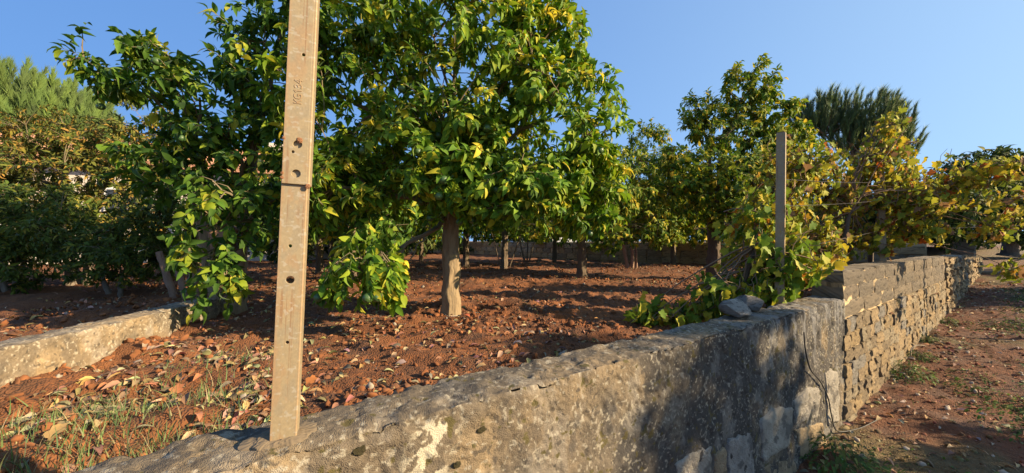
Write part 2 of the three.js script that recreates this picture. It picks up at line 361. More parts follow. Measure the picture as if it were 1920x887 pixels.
function facePatch(parent, polyPx, mat, seed, proud = 0.02) {   // a stone showing through the render, its outline on the wall face
  const pts = polyPx.map(([x, y]) => onFace(x, y)), R = rng(seed);
  const cx = pts.reduce((a, p) => a + p[0], 0) / pts.length, cy = pts.reduce((a, p) => a + p[1], 0) / pts.length;
  const ring = []; for (let i = 0; i < pts.length; i++) { const a = pts[i], b = pts[(i + 1) % pts.length]; for (let k = 0; k < 6; k++) { const t = k / 6; ring.push([lerp(a[0], b[0], t) + (R() - 0.5) * 0.016, lerp(a[1], b[1], t) + (R() - 0.5) * 0.016]); } }
  const n = ring.length, pos = [], uv = [], idx = [], rows = [[1, -0.06], [1, 0.3 * proud], [0.93, proud * 0.9], [0.78, proud], [0.6, proud], [0.42, proud], [0.25, proud], [0.1, proud]];
  for (const [k, z] of rows) for (const p of ring) { const x = cx + (p[0] - cx) * k, y = cy + (p[1] - cy) * k; pos.push(x, y, z + (z > 0 ? (fbm(x * 26, y * 18, 4, seed) - 0.5) * 0.034 : 0)); uv.push(x * 2.2, y * 2.2); }
  pos.push(cx, cy, proud); uv.push(cx * 2.2, cy * 2.2);
  for (let r = 0; r < rows.length - 1; r++) for (let i = 0; i < n; i++) { const a = r * n + i, b = r * n + (i + 1) % n, c = a + n, d = b + n; idx.push(a, b, c, b, d, c); }
  for (let i = 0; i < n; i++) idx.push((rows.length - 1) * n + i, (rows.length - 1) * n + (i + 1) % n, rows.length * n);
  const g = new THREE.BufferGeometry(); g.setAttribute('position', new THREE.Float32BufferAttribute(pos, 3)); g.setAttribute('uv', new THREE.Float32BufferAttribute(uv, 2)); g.setIndex(idx);
  const ar = pts.reduce((a, p, i) => { const q = pts[(i + 1) % pts.length]; return a + p[0] * q[1] - q[0] * p[1]; }, 0);
  if (ar < 0) { const ix = g.index.array; for (let i = 0; i < ix.length; i += 3) { const t = ix[i]; ix[i] = ix[i + 1]; ix[i + 1] = t; } }
  g.computeVertexNormals();
  return mesh('stone', g, mat, parent);
}
[
  [[[1268, 870], [1300, 846], [1332, 838], [1334, 905], [1270, 925]], paleStones[0]],
  [[[1366, 822], [1408, 812], [1414, 890], [1398, 925], [1362, 910]], paleStones[1]],
  [[[1424, 790], [1450, 765], [1484, 762], [1480, 832], [1430, 866]], paleStones[2]],
  [[[1488, 752], [1512, 728], [1538, 724], [1534, 782], [1490, 796]], paleStones[0]],
  [[[1545, 700], [1556, 690], [1572, 700], [1572, 790], [1552, 798]], paleStones[2]],
  [[[1490, 806], [1540, 792], [1548, 832], [1500, 858]], warmStones[2]],
  [[[1432, 876], [1490, 860], [1500, 915], [1434, 930]], warmStones[4]],
  [[[1504, 866], [1546, 840], [1566, 850], [1560, 905], [1512, 915]], warmStones[0]],
  [[[1340, 850], [1360, 838], [1358, 905], [1338, 915]], warmStones[4]],
].forEach(([p, m], i) => facePatch(lowWall, p, m, 510 + i, 0.004 + 0.004 * (i % 3)));

// 2. the higher stretch of dressed courses over rubble
const highWall = thing('block_wall', 'higher sunlit wall of narrow block courses over rough rubble stone', 'wall', [WO.x, 0, WO.z], TH);
{
  const R = rng(601), topH = HIGH;
  const core = new THREE.BoxGeometry(END - STEP - 0.02, 1.75, 0.18, 40, 20, 1), cp = core.attributes.position;
  for (let i = 0; i < cp.count; i++) { const x = cp.getX(i), y = cp.getY(i); cp.setZ(i, cp.getZ(i) + (fbm(x * 7, y * 7, 3, 605) - 0.5) * 0.03); }
  core.computeVertexNormals();
  const m = mesh('mortar', core, new THREE.MeshStandardMaterial({ color: lin(0.42, 0.32, 0.19), map: stoneTex, roughness: 1, bumpMap: grainBump, bumpScale: 0.02 }), highWall);
  m.position.set((STEP + END) / 2, topH - 0.02 - 0.875, -0.100);
  for (let c = 0; c < 3; c++) {                         // three courses of narrow blocks, through the whole thickness
    const h = 0.131, y = topH - h * c - h / 2;
    let x = STEP;
    while (x < END - 0.02) {
      let w = 0.34 + 0.3 * R(); if (END - x - w < 0.25) w = END - x;
      const b = mesh('block', blockShapes[Math.floor(R() * 5)], blockMats[Math.floor(R() * 3)], highWall);
      b.scale.set(w * 1.05, h * 1.085, 0.235); b.position.set(x + w / 2, y + (R() - 0.5) * 0.004, -0.112 + (R() - 0.5) * 0.005);
      x += w;
    }
  }
  laidStones(highWall, STEP, END, (s) => faceGround(s) - 0.06, () => topH - 0.40, R, [...warmStones, ...warmStones, paleStones[0]], [0.085, 0.17], [0.10, 0.34], 0.12, 0.012, 'stone', stoneShapes, 0.018);
}
// 3. the old rubble stretch farther along
const oldWall = thing('rubble_wall', 'old low rubble stone wall continuing the boundary into the shade', 'wall', [WO.x, 0, WO.z], TH);
{
  const R = rng(641), topF = (s) => lerp(HIGH - 0.03, EYE - 0.47, smooth(END, FAR, s));
  const core = new THREE.BoxGeometry(FAR - END - 0.1, 1.3, 0.2), m = mesh('mortar', core, new THREE.MeshStandardMaterial({ color: lin(0.42, 0.32, 0.19), map: stoneTex, roughness: 1 }), oldWall);
  m.position.set((FAR + END) / 2 + 0.03, EYE - 0.60 - 0.65, -0.13);
  laidStones(oldWall, END + 0.02, FAR, (s) => faceGround(s) - 0.05, topF, R, [...warmStones, ...warmStones, paleStones[0]], [0.10, 0.20], [0.14, 0.38], 0.26, 0.03, 'stone', stoneShapes, 0.05);
}
// the wall on the other side of the plot
{
  const a = V(-2.377, 0, -1.733), b = V(-2.62, 0, -2.737), d = b.clone().sub(a).normalize();
  const turn = Math.atan2(-d.z, d.x);                       // local x runs away along the wall; local z faces the plot after the flip below
  const w = thing('plot_wall', 'low pale concrete wall with leaf shadows, by the grass at the plot edge', 'wall', [a.x, 0, a.z], turn);
  // local +z = to the plot when x runs away from the camera
  wallMesh('render_coat', w, -2.0, 2.05, 0.02, (s) => EYE - 0.50 - 0.028 * s + (fbm(s * 1.3, 4, 2, 651) - 0.5) * 0.03, () => SOIL - 0.5, 0.2, 661, () => ({ black: 0.0, pale: 0.2 }), 1024, 512,
    (c, s, v) => mixc(c.map((k) => k * 1.55), [0.36, 0.24, 0.13], smooth(0.45, 0.7, fbm(s * 3, v * 4, 3, 663)) * smooth(-0.1, -0.25, v) * 0.5));
}
// the far stone wall
{
  const turn = Math.atan2(-FWD.z, FWD.x), R = rng(671), L = FW0.distanceTo(FW1);
  const w = thing('terrace_wall', 'long shaded wall of squared stones across the back of the orchard', 'wall', [FW0.x, 0, FW0.z], turn);
  const core = new THREE.BoxGeometry(L, 1.1, 0.34), m = mesh('mortar', core, new THREE.MeshStandardMaterial({ color: lin(0.42, 0.32, 0.19), map: stoneTex, roughness: 1 }), w);
  const zs = V(0, 0, 1).applyAxisAngle(V(0, 1, 0), turn).dot(FWN) * FSIGN > 0 ? -1 : 1;       // side that faces the orchard
  m.position.set(L / 2, SOIL + 0.12, -zs * 0.22);
  const holder = w;
  let y = EYE - 0.10;
  for (let c = 0; c < 4; c++) {
    const h = 0.18 + 0.03 * R(); let x = 0;
    while (x < L) {
      const ww = 0.26 + 0.34 * R();
      const b = mesh('stone', blockShapes[Math.floor(R() * 5)], warmStones[Math.floor(R() * 5)], holder);
      b.scale.set(ww * 1.0, h * 0.98, 0.3); b.position.set(x + ww / 2, y - h / 2, -zs * 0.15 + (R() - 0.5) * 0.03); b.rotation.z = (R() - 0.5) * 0.03;
      x += ww;
    }
    y -= h;
  }
}

// ------------------------------------------------------------------ foliage machinery
function leafShape(width, fold, droop, segs = 4, twist = 0) {       // a leaf of length 1 along +x, face up +y
  const pos = [], uv = [], idx = [];
  for (let i = 0; i <= segs; i++) {
    const t = i / segs, w = width * 0.5 * Math.pow(Math.sin(Math.PI * Math.pow(clamp(t, 0.001, 1), 0.78)), 0.85) * (i === segs ? 0 : 1), x = t * (1 - 0.08 * droop * t), y = -droop * t * t + 0.06 * Math.sin(t * 3);
    const a = twist * t;
    for (const s of [-1, 0, 1]) { const yy = Math.abs(s) * w * fold, zz = s * w; pos.push(x, y + yy * Math.cos(a) + zz * Math.sin(a), zz * Math.cos(a) - yy * Math.sin(a)); uv.push(t, s * 0.5 + 0.5); }
  }
  for (let i = 0; i < segs; i++) { const a = i * 3, b = a + 3; for (const k of [0, 1]) { idx.push(a + k, a + k + 1, b + k); if (i < segs - 1) idx.push(b + k, a + k + 1, b + k + 1); } }
  const g = new THREE.BufferGeometry(); g.setAttribute('position', new THREE.Float32BufferAttribute(pos, 3)); g.setAttribute('uv', new THREE.Float32BufferAttribute(uv, 2)); g.setIndex(idx); g.computeVertexNormals();
  return g;
}
function vineShape(seed) {       // five-lobed grape leaf of length 1
  const R = rng(seed), out = [[0, 0.04], [-0.10, 0.20], [-0.02, 0.44], [0.20, 0.50], [0.30, 0.36], [0.50, 0.56], [0.70, 0.42], [0.72, 0.24], [1.0, 0.0]];
  const ring = [...out, ...out.slice(1, -1).reverse().map(([x, z]) => [x, -z])].map(([x, z]) => [x + (R() - 0.5) * 0.05, z + (R() - 0.5) * 0.05]);
  const pos = [0.32, -0.02, 0], uv = [0.3, 0.5], idx = [], lift = 0.18 + 0.2 * R(), dr = 0.15 + 0.25 * R();
  for (const [x, z] of ring) { pos.push(x, Math.abs(z) * lift - dr * x * x + (R() - 0.5) * 0.10, z); uv.push(x, z + 0.5); }
  for (let i = 0; i < ring.length; i++) idx.push(0, 1 + (i + 1) % ring.length, 1 + i);
  const g = new THREE.BufferGeometry(); g.setAttribute('position', new THREE.Float32BufferAttribute(pos, 3)); g.setAttribute('uv', new THREE.Float32BufferAttribute(uv, 2)); g.setIndex(idx); g.computeVertexNormals();
  return g;
}
const citrusShapes = [leafShape(0.54, 0.22, 0.20), leafShape(0.50, 0.28, 0.38, 4, 0.5), leafShape(0.56, 0.14, 0.08, 4, -0.4), leafShape(0.48, 0.36, 0.5, 4, 0.2)];
const smallShapes = [leafShape(0.42, 0.3, 0.2, 3), leafShape(0.36, 0.2, 0.4, 3, 0.5)];
const vineShapes = [1, 2, 3, 4].map((k) => vineShape(700 + k));
const veinTex = colorTex(128, 128, (u, v) => { const m = Math.abs(v - 0.5) < 0.035 ? 1.18 : 1, n = 0.86 + 0.28 * fbm(u * 9, v * 9, 3, 741); const k = m * n; return [k * 0.95, k * 0.95, k * 0.9]; });
const leafMat = (c, shine = 0.07, through = 0.50) => new THREE.MeshPhysicalMaterial({ color: c instanceof THREE.Color ? c : lin(...c), map: veinTex, roughness: 0.78, transmission: through, thickness: 0, ior: 1.4, specularIntensity: 0.35, clearcoat: shine, clearcoatRoughness: 0.38, side: THREE.DoubleSide });
const massMat = leafMat([1, 1, 1]), massDull = leafMat([1, 1, 1], 0.0, 0.48);
const matPool = new Map();
function pooled(c, shine) { const k = c.join() + shine; if (!matPool.has(k)) matPool.set(k, leafMat(c, shine)); return matPool.get(k); }
const CITRUS = [[[0.071, 0.156, 0.012], 15], [[0.112, 0.234, 0.015], 25], [[0.189, 0.313, 0.019], 28], [[0.307, 0.401, 0.024], 20], [[0.507, 0.484, 0.035], 6], [[0.720, 0.590, 0.053], 1.2]];
const CITRUS_WARM = [[[0.063, 0.132, 0.014], 16], [[0.115, 0.207, 0.017], 25], [[0.196, 0.282, 0.021], 27], [[0.322, 0.356, 0.025], 19], [[0.529, 0.448, 0.034], 10], [[0.720, 0.529, 0.052], 4]];
const CITRUS_DARK = [[[0.049, 0.117, 0.015], 26], [[0.076, 0.171, 0.017], 30], [[0.128, 0.244, 0.020], 27], [[0.256, 0.342, 0.024], 14], [[0.439, 0.427, 0.037], 3.5]];
const VINE = [[[0.58, 0.46, 0.04], 24], [[0.44, 0.43, 0.045], 25], [[0.28, 0.33, 0.035], 26], [[0.14, 0.20, 0.03], 14], [[0.52, 0.31, 0.04], 8], [[0.46, 0.13, 0.03], 2.5], [[0.26, 0.15, 0.075], 10]];
const VINE_GREEN = [[[0.14, 0.24, 0.025], 30], [[0.24, 0.32, 0.03], 26], [[0.45, 0.43, 0.04], 22], [[0.62, 0.49, 0.045], 14], [[0.52, 0.20, 0.03], 3]];
function pick(pal, R) { const tot = pal.reduce((a, p) => a + p[1], 0); let r = R() * tot; for (const p of pal) { r -= p[1]; if (r <= 0) return p[0]; } return pal[0][0]; }
const basis = new THREE.Matrix4();
function leafMatrix(at, dir, up, len, R) {
  const x = dir.clone().normalize(); let y = up.clone().addScaledVector(x, -up.dot(x)); if (y.lengthSq() < 1e-4) y = V(R(), R(), R()).cross(x); y.normalize();
  const z = x.clone().cross(y), w = 0.58 + 0.52 * R(), q = 0.3 + 2.1 * R();
  return basis.clone().makeBasis(x.multiplyScalar(len), y.multiplyScalar(len * q), z.multiplyScalar(len * w)).setPosition(at);
}
// leaves: [{m, c, len, at}] in the thing's own axes; the ones that show largest become parts, the rest one mass
function foliage(root, leaves, shapes, nPart, R, name = 'leaf', mat = massMat, shine = 0.07, jitter = 0.22) {
  root.updateMatrixWorld(true);
  const cells = new Map();
  if (nPart) leaves.forEach((l, i) => {
    const w = l.at.clone().applyMatrix4(root.matrixWorld), q = project(w); if (!q) return;
    if (q[0] < -10 || q[0] > 1930 || q[1] < -10 || q[1] > 897) return;
    const size = l.len * F / q[2]; if (size < 8) return;
    const key = Math.floor(q[0] / 13) + ',' + Math.floor(q[1] / 13), old = cells.get(key);
    if (!old || q[2] < old[1]) cells.set(key, [i, q[2], size]);
  });
  const best = [...cells.values()].sort((a, b) => b[2] - a[2] || a[0] - b[0]).slice(0, nPart), own = new Set(best.map((b) => b[0]));
  for (const i of own) {
    const l = leaves[i], m = mesh(name, shapes[i % shapes.length], pooled(l.c, shine), root);
    l.m.decompose(m.position, m.quaternion, m.scale);
  }
  const rest = leaves.filter((_, i) => !own.has(i));
  const per = shapes.map(() => []); rest.forEach((l, i) => per[i % shapes.length].push(l));
  // one mass per tree: the leaf shapes are joined two by two into a spray only when there is a single instanced mesh, so keep one shape
  const shp = shapes[0], im = shadows(new THREE.InstancedMesh(shp, mat, Math.max(1, rest.length)));
  const c = new THREE.Color();
  rest.forEach((l, i) => { im.setMatrixAt(i, l.m); const k = 1 - jitter + 2 * jitter * R(); im.setColorAt(i, c.setRGB(l.c[0] * k, l.c[1] * k, l.c[2] * k)); });
  im.name = 'foliage'; im.userData.kind = 'stuff'; root.add(im);
}
const barkTex = colorTex(256, 256, (u, v) => { const k = 0.55 + 0.75 * pfbm(u, v * 0.35, 12, 5, 801); const l = smooth(0.58, 0.68, pfbm(u, v, 7, 4, 811)); return mixc([k, k * 0.97, k * 0.93], [1.0, 0.98, 0.9], l * 0.5); });
const barkBump = greyTex(256, 256, (u, v) => pfbm(u, v * 0.4, 16, 5, 821));
const bark = (c) => { const t = barkTex.clone(); t.repeat.set(4, 4); t.needsUpdate = true; return new THREE.MeshStandardMaterial({ color: lin(...c), map: t, roughness: 0.95, bumpMap: barkBump, bumpScale: 0.02 }); };
const citrusBark = bark([0.25, 0.19, 0.115]), greyBark = bark([0.19, 0.16, 0.13]), darkBark = bark([0.10, 0.075, 0.055]), pinkBark = bark([0.27, 0.175, 0.125]);
const twigMat = new THREE.MeshStandardMaterial({ color: lin(0.14, 0.11, 0.065), roughness: 0.9 });

function sampleBlob(b, R) {
  for (;;) {
    const p = V(R() * 2 - 1, R() * 2 - 1, R() * 2 - 1), l = p.length();
    if (l > 1 || l < 0.05) continue;
    const keep = 0.18 + 0.82 * Math.pow(l, 1.6);
    if (R() > keep) continue;
    return V(b[0] + p.x * b[3], b[1] + p.y * b[4], b[2] + p.z * b[5]);
  }
}
/* a broadleaf tree: stems from the base, limbs into each lobe of the crown, twigs to many points of it, leaves along the twigs */
function tree(o) {
  const R = rng(o.seed), root = thing(o.name, o.label, o.category || 'tree', o.at, 0, o.group);
  const stems = o.stems || [{ lean: [0, 0], r: o.r, h: o.fork }];
  const nodes = [], trunks = [], limbs = [];
  const forks = [];
  stems.forEach((st) => {
    const from = V(st.off ? st.off[0] : 0, -0.12, st.off ? st.off[1] : 0), top = V(st.lean[0], st.h, st.lean[1]), n = 18;
    const pts = curve(from, top, V((R() - 0.5) * 0.10, 0, (R() - 0.5) * 0.10).multiplyScalar(st.h * 0.4), n, R, st.r * 0.16), rad = pts.map((p, i) => st.r * (lerp(1, 0.78, i / n) + 0.55 * Math.exp(-i * 0.75)) * (0.96 + 0.08 * R()));
    trunks.push(tube(pts, rad, 16, true, 0.34)); pts.slice(10).forEach((p) => nodes.push([p, rad[n] * 0.8])); forks.push([top, rad[n]]);
  });
  o.blobs.forEach((b) => {
    const c = V(b[0], b[1], b[2]);
    let f = forks[0]; for (const k of forks) if (k[0].distanceTo(c) < f[0].distanceTo(c)) f = k;
    const d = c.clone().sub(f[0]), n = 6, pts = curve(f[0].clone().add(V(0, -0.05, 0)), c, V(d.x * -0.12, Math.abs(d.y) * 0.08 + 0.05, d.z * -0.12), n, R, 0.06), r0 = f[1] * (0.42 + 0.2 * R());
    limbs.push(tube(pts, taper(n, r0, r0 * 0.4), 7)); pts.slice(2).forEach((p, i) => nodes.push([p, r0 * 0.4]));
    const k = 3 + Math.floor(R() * 3);
    for (let i = 0; i < k; i++) {
      const s = pts[2 + Math.floor(R() * 4)], q = sampleBlob(b, R).lerp(s, 0.25), m = 5, pp = curve(s, q, V((R() - 0.5) * 0.2, 0.08, (R() - 0.5) * 0.2), m, R, 0.05);
      limbs.push(tube(pp, taper(m, r0 * 0.38, r0 * 0.14), 5)); pp.slice(1).forEach((p) => nodes.push([p, r0 * 0.16]));
    }
  });
  mesh('trunk', mergeGeometries(trunks), o.bark || citrusBark, root);
  const leaves = [], tips = [], twigs = [], wsum = o.blobs.reduce((a, b) => a + (b[6] || 1), 0);
  const cc = o.blobs.reduce((a, b) => a.add(V(b[0], b[1], b[2])), V(0, 0, 0)).multiplyScalar(1 / o.blobs.length);
  o.blobs.forEach((b) => {
    const n = Math.round(o.twigs * (b[6] || 1) / wsum);
    for (let i = 0; i < n; i++) {
      const tip = sampleBlob(b, R);
      let best = nodes[0], bd = 1e9; for (const k of nodes) { const dd = k[0].distanceToSquared(tip) * (k[0].y > tip.y + 0.2 ? 1.4 : 1); if (dd < bd) { bd = dd; best = k; } }
      const len = Math.sqrt(bd), sag = b[7] || 0, bend = V(0, 0.10 * len + sag * len, 0).add(V((R() - 0.5), 0, (R() - 0.5)).multiplyScalar(0.15 * len));
      const pts = curve(best[0], tip, bend, 4, R, 0.02);
      twigs.push(tube(pts, taper(4, Math.min(best[1], 0.0055 + 0.004 * len), 0.0022), 3, false));
      if (i % 9 === 0 && len < 1.2) nodes.push([pts[2], 0.008]);
      const dir = pts[4].clone().sub(pts[3]).normalize(), outw = tip.clone().sub(cc).normalize();
      tips.push(tip);
      const L = Math.round(lerp(o.perTwig[0], o.perTwig[1], R())), spread = o.leaf * (1.5 + 0.9 * R()), tone = R(), bad = R() < (o.sick || 0.03);
      let ang = R() * 6.28;
      const ref = Math.abs(dir.y) > 0.9 ? V(1, 0, 0) : V(0, 1, 0), e1 = ref.clone().cross(dir).normalize(), e2 = dir.clone().cross(e1);
      for (let j = 0; j < L; j++) {
        const t = j / L; ang += 2.4;
        const p = tip.clone().addScaledVector(dir, -spread * (1 - t) + 0.02).add(V(R() - 0.5, R() - 0.5, R() - 0.5).multiplyScalar(o.leaf * 0.25));
        const rad = e1.clone().multiplyScalar(Math.cos(ang)).addScaledVector(e2, Math.sin(ang));
        const ld = rad.multiplyScalar(1.0 - 0.45 * t).addScaledVector(dir, 0.35 + 0.5 * t).add(V(0, -(o.hang ?? 0.45) * (0.4 + R()), 0)).add(V(R() - 0.5, R() - 0.5, R() - 0.5).multiplyScalar(0.5));
        const up = V(0, 0.75, 0).addScaledVector(outw, 0.7).add(V(R() - 0.5, R() - 0.5, R() - 0.5).multiplyScalar(1.0));
        const len = o.leaf * (0.62 + 0.62 * R());
        let c = pick(o.pal, R); if (bad && R() < 0.7) c = o.pal[o.pal.length - 1 - (R() < 0.5 ? 1 : 0)][0];
        leaves.push({ m: leafMatrix(p, ld, up, len, R), c, len, at: p });
      }
    }
  });
  mesh('branches', mergeGeometries([...limbs, ...twigs].map((g) => g)), o.twigMat || twigMat, root);
  foliage(root, leaves, o.shapes || citrusShapes, o.parts || 0, R, 'leaf', o.dull ? massDull : massMat, o.dull ? 0.0 : 0.07);
  if (o.fruit) { // unripe fruit hung under some twig tips
    root.updateMatrixWorld(true);
    const seen = tips.map((t) => [t, project(t.clone().add(V(...o.at)))]).filter(([, q]) => q && q[0] > 0 && q[0] < 1920 && q[1] > 0 && q[1] < 800).sort((a, b) => a[1][2] - b[1][2]).slice(0, Math.floor(tips.length * 0.45));
    for (let i = 0; i < o.fruit; i++) { const t = seen[Math.floor(R() * seen.length)][0], m = mesh('orange', fruitGeo, fruitMats[i % 3], root), s = 0.028 + 0.010 * R(); m.scale.set(s, s * 0.94, s); m.position.copy(t).add(V((R() - 0.5) * 0.06, -0.05, (R() - 0.5) * 0.06)); }
  }
  return root;
}
const fruitGeo = new THREE.SphereGeometry(1, 14, 10);
const peel = greyTex(128, 128, (u, v) => pfbm(u, v, 24, 2, 851));
const fruitMats = [[0.035, 0.085, 0.022], [0.055, 0.115, 0.028], [0.045, 0.095, 0.02]].map((c) => new THREE.MeshPhysicalMaterial({ color: lin(...c), roughness: 0.5, clearcoat: 0.25, clearcoatRoughness: 0.4, bumpMap: peel, bumpScale: 0.002 }));

// ------------------------------------------------------------------ the citrus trees of the orchard
const gy = (x, z) => soilHeight(x, z) ;
const darkCitrus = bark([0.13, 0.10, 0.07]);
const treeAt = (px, py, y = SOIL) => { const p = onY(px, py, y); return [p.x, gy(p.x, p.z), p.z]; };
const mainAt = treeAt(845, 597);
tree({ name: 'orange_tree', label: 'large orange tree with smooth pale trunk, green fruit on its low branch', group: null, at: mainAt, r: 0.092, fork: 0.98, seed: 11, leaf: 0.090, twigs: 1600, perTwig: [13, 19], pal: CITRUS, parts: 300, fruit: 44, hang: 0.36, sick: 0.09,
  blobs: [[0.05, 2.25, 0.10, 0.95, 0.85, 0.90, 1.6], [0.85, 1.80, 0.10, 0.80, 0.62, 0.75, 1.3], [-0.85, 1.95, 0.15, 0.75, 0.80, 0.75, 1.2], [0.10, 3.05, 0.0, 1.0, 0.70, 0.9, 1.3], [0.85, 2.55, -0.1, 0.50, 0.60, 0.6, 0.8], [-0.75, 2.85, 0.0, 0.65, 0.65, 0.65, 0.8], [0.60, 1.15, 0.45, 0.60, 0.36, 0.45, 0.85], [-0.20, 1.40, -0.65, 0.9, 0.55, 0.5, 0.7], [-0.85, 1.15, 0.45, 0.42, 0.42, 0.35, 0.6], [-0.50, 0.44, 0.74, 0.38, 0.26, 0.26, 0.36, 0.5], [1.20, 1.15, 0.05, 0.50, 0.42, 0.4, 0.75], [-0.05, 1.45, 0.50, 0.6, 0.42, 0.35, 0.9], [0.15, 1.12, 0.40, 0.40, 0.22, 0.25, 0.4]] });
const leftAt = [-2.75, gy(-2.75, -3.75), -3.75];
tree({ name: 'orange_tree', label: 'spreading orange tree with long dark leaves reaching over the low plot wall', at: leftAt, r: 0.085, fork: 0.75, seed: 23, leaf: 0.098, twigs: 560, perTwig: [9, 15], pal: CITRUS_DARK, parts: 300, fruit: 14, hang: 0.30, sick: 0.04,
  stems: [{ lean: [0.1, 0.1], r: 0.075, h: 0.8 }, { lean: [-0.35, 0.05], r: 0.05, h: 0.95, off: [-0.1, 0.05] }],
  blobs: [[-0.15, 2.05, 0.30, 0.72, 0.55, 0.6, 1.1], [-0.55, 2.22, 0.55, 0.42, 0.28, 0.4, 0.4], [0.55, 2.35, 0.25, 0.70, 0.62, 0.6, 1.1], [0.65, 3.05, 0.1, 0.50, 0.50, 0.5, 0.55], [0.35, 1.45, 0.45, 0.65, 0.42, 0.45, 0.9], [-0.35, 1.40, 0.45, 0.50, 0.35, 0.4, 0.45], [0.40, 0.80, 0.75, 0.42, 0.42, 0.32, 0.45, 0.3], [0.36, 0.36, 0.80, 0.26, 0.24, 0.22, 0.16, 0.3], [1.0, 1.25, 0.35, 0.5, 0.6, 0.45, 0.8]] });
const O = 'orange trees standing farther back in the orchard';
const T6 = treeAt(1090, 522), T7 = treeAt(945, 506), T8 = treeAt(873, 500), T5 = treeAt(1178, 502), T4 = [3.95, gy(3.95, -7.3), -7.3], T9 = treeAt(985, 490);
const lobes = (w, y0, y1, R, n = 6) => Array.from({ length: n }, (_, i) => { const a = i * 2.4 + R() * 0.6, k = i / n; return [Math.cos(a) * w * 0.5 * (1 - 0.35 * k), lerp(y0 + (y1 - y0) * 0.2, y1 - (y1 - y0) * 0.22, k), Math.sin(a) * w * 0.5 * (1 - 0.35 * k), w * 0.58, (y1 - y0) * 0.24, w * 0.55, 1]; });
const LR = rng(77);
tree({ name: 'orange_tree', label: 'orange tree with one stout dark trunk, middle of the orchard, sunlit lower leaves', at: T6, r: 0.10, fork: 0.85, seed: 31, leaf: 0.095, twigs: 640, perTwig: [11, 16], pal: CITRUS_WARM, parts: 120, fruit: 0, bark: darkCitrus, blobs: lobes(1.6, 0.55, 2.8, LR), group: O });
tree({ name: 'orange_tree', label: 'orange tree on a slim dark trunk with thin pale suckers either side', at: T7, r: 0.09, fork: 0.95, seed: 37, leaf: 0.105, twigs: 420, perTwig: [10, 15], pal: CITRUS, parts: 40, bark: darkCitrus, blobs: lobes(1.7, 0.75, 2.8, LR), group: O, stems: [{ lean: [0.03, 0], r: 0.09, h: 0.95 }, { lean: [0.42, 0.05], r: 0.014, h: 0.9, off: [0.08, 0.02] }, { lean: [-0.30, 0.05], r: 0.012, h: 0.9, off: [-0.06, 0.02] }] });
tree({ name: 'orange_tree', label: 'orange tree almost hidden behind the large pale trunk', at: T8, r: 0.10, fork: 1.0, seed: 41, leaf: 0.13, twigs: 420, perTwig: [10, 15], pal: CITRUS_DARK, parts: 30, bark: darkCitrus, blobs: lobes(1.9, 0.7, 2.9, LR), group: O });
tree({ name: 'orange_tree', label: 'small tree with reddish twin stems before the squared stone wall', at: T5, r: 0.06, fork: 0.9, seed: 43, leaf: 0.11, twigs: 1050, perTwig: [10, 15], pal: CITRUS_WARM, parts: 90, bark: pinkBark, group: O,
  stems: [{ lean: [-0.22, 0], r: 0.055, h: 0.95 }, { lean: [0.08, 0.1], r: 0.05, h: 0.95, off: [0.09, 0.03] }, { lean: [0.20, 0], r: 0.03, h: 0.6, off: [0.22, 0.0] }],
  blobs: [[0, 2.1, 0, 1.0, 0.9, 0.9, 1.3], [0.75, 1.45, 0.1, 0.9, 0.6, 0.7, 1.1], [-0.5, 1.5, 0.1, 0.7, 0.6, 0.7, 0.8], [0.55, 3.2, 0, 0.7, 0.85, 0.6, 0.9], [0.9, 0.85, 0.2, 0.5, 0.35, 0.45, 0.5], [1.2, 2.5, 0, 0.75, 0.7, 0.6, 0.9], [-0.6, 2.7, 0, 0.7, 0.75, 0.6, 0.8], [1.7, 1.7, 0.1, 0.7, 0.6, 0.6, 0.8]] });
tree({ name: 'orange_tree', label: 'tall narrow-topped orange tree with thick trunk behind the grapevines', at: T4, r: 0.13, fork: 1.3, seed: 47, leaf: 0.105, twigs: 1200, perTwig: [10, 16], pal: CITRUS_WARM, parts: 150, bark: darkBark, group: O,
  blobs: [[0.05, 1.95, 0.3, 0.95, 0.7, 0.8, 1.2], [-0.85, 1.85, 0.2, 0.7, 0.7, 0.6, 0.9], [0.9, 1.9, 0.2, 0.8, 0.8, 0.6, 1.1], [1.5, 2.4, 0.1, 0.6, 0.6, 0.5, 0.6], [0.35, 2.9, 0, 0.9, 0.55, 0.7, 1.0], [0.75, 3.75, 0, 0.55, 0.62, 0.5, 0.75], [-0.25, 3.2, 0, 0.40, 0.50, 0.4, 0.35], [1.35, 3.1, 0, 0.45, 0.5, 0.4, 0.4], [0.3, 1.2, 0.4, 0.7, 0.35, 0.5, 0.5]] });
tree({ name: 'orange_tree', label: 'young tree of several thin pale stems close to the far wall', at: T9, r: 0.03, fork: 1.0, seed: 53, leaf: 0.15, twigs: 170, perTwig: [9, 13], pal: CITRUS, parts: 0, blobs: lobes(1.6, 0.8, 2.6, LR, 5), group: O, bark: greyBark,
  stems: [{ lean: [-0.25, 0], r: 0.03, h: 1.0 }, { lean: [0.1, 0.1], r: 0.028, h: 1.05, off: [0.06, 0.03] }, { lean: [0.4, 0], r: 0.025, h: 0.95, off: [0.12, 0] }] });

[[600, 8.2, 2.9], [705, 10.5, 3.0], [790, 13, 3.0], [1040, 12.5, 2.8], [1262, 11.2, 2.9], [660, 6.4, 2.5]].forEach(([px, d, h], i) => { const q = atDepth(px, 470, d);
  tree({ name: 'orange_tree', label: 'shaded orange tree in the back rows, its low crown closing the view', at: [q.x, gy(q.x, q.z), q.z], r: 0.08, fork: 0.8, seed: 401 + i, leaf: 0.15, twigs: 330, perTwig: [9, 14], pal: i % 2 ? CITRUS_DARK : CITRUS_WARM, parts: 0, bark: darkCitrus, blobs: lobes(1.9, 0.55, h, LR, 6), group: 'orange trees in the shaded back rows' }); });

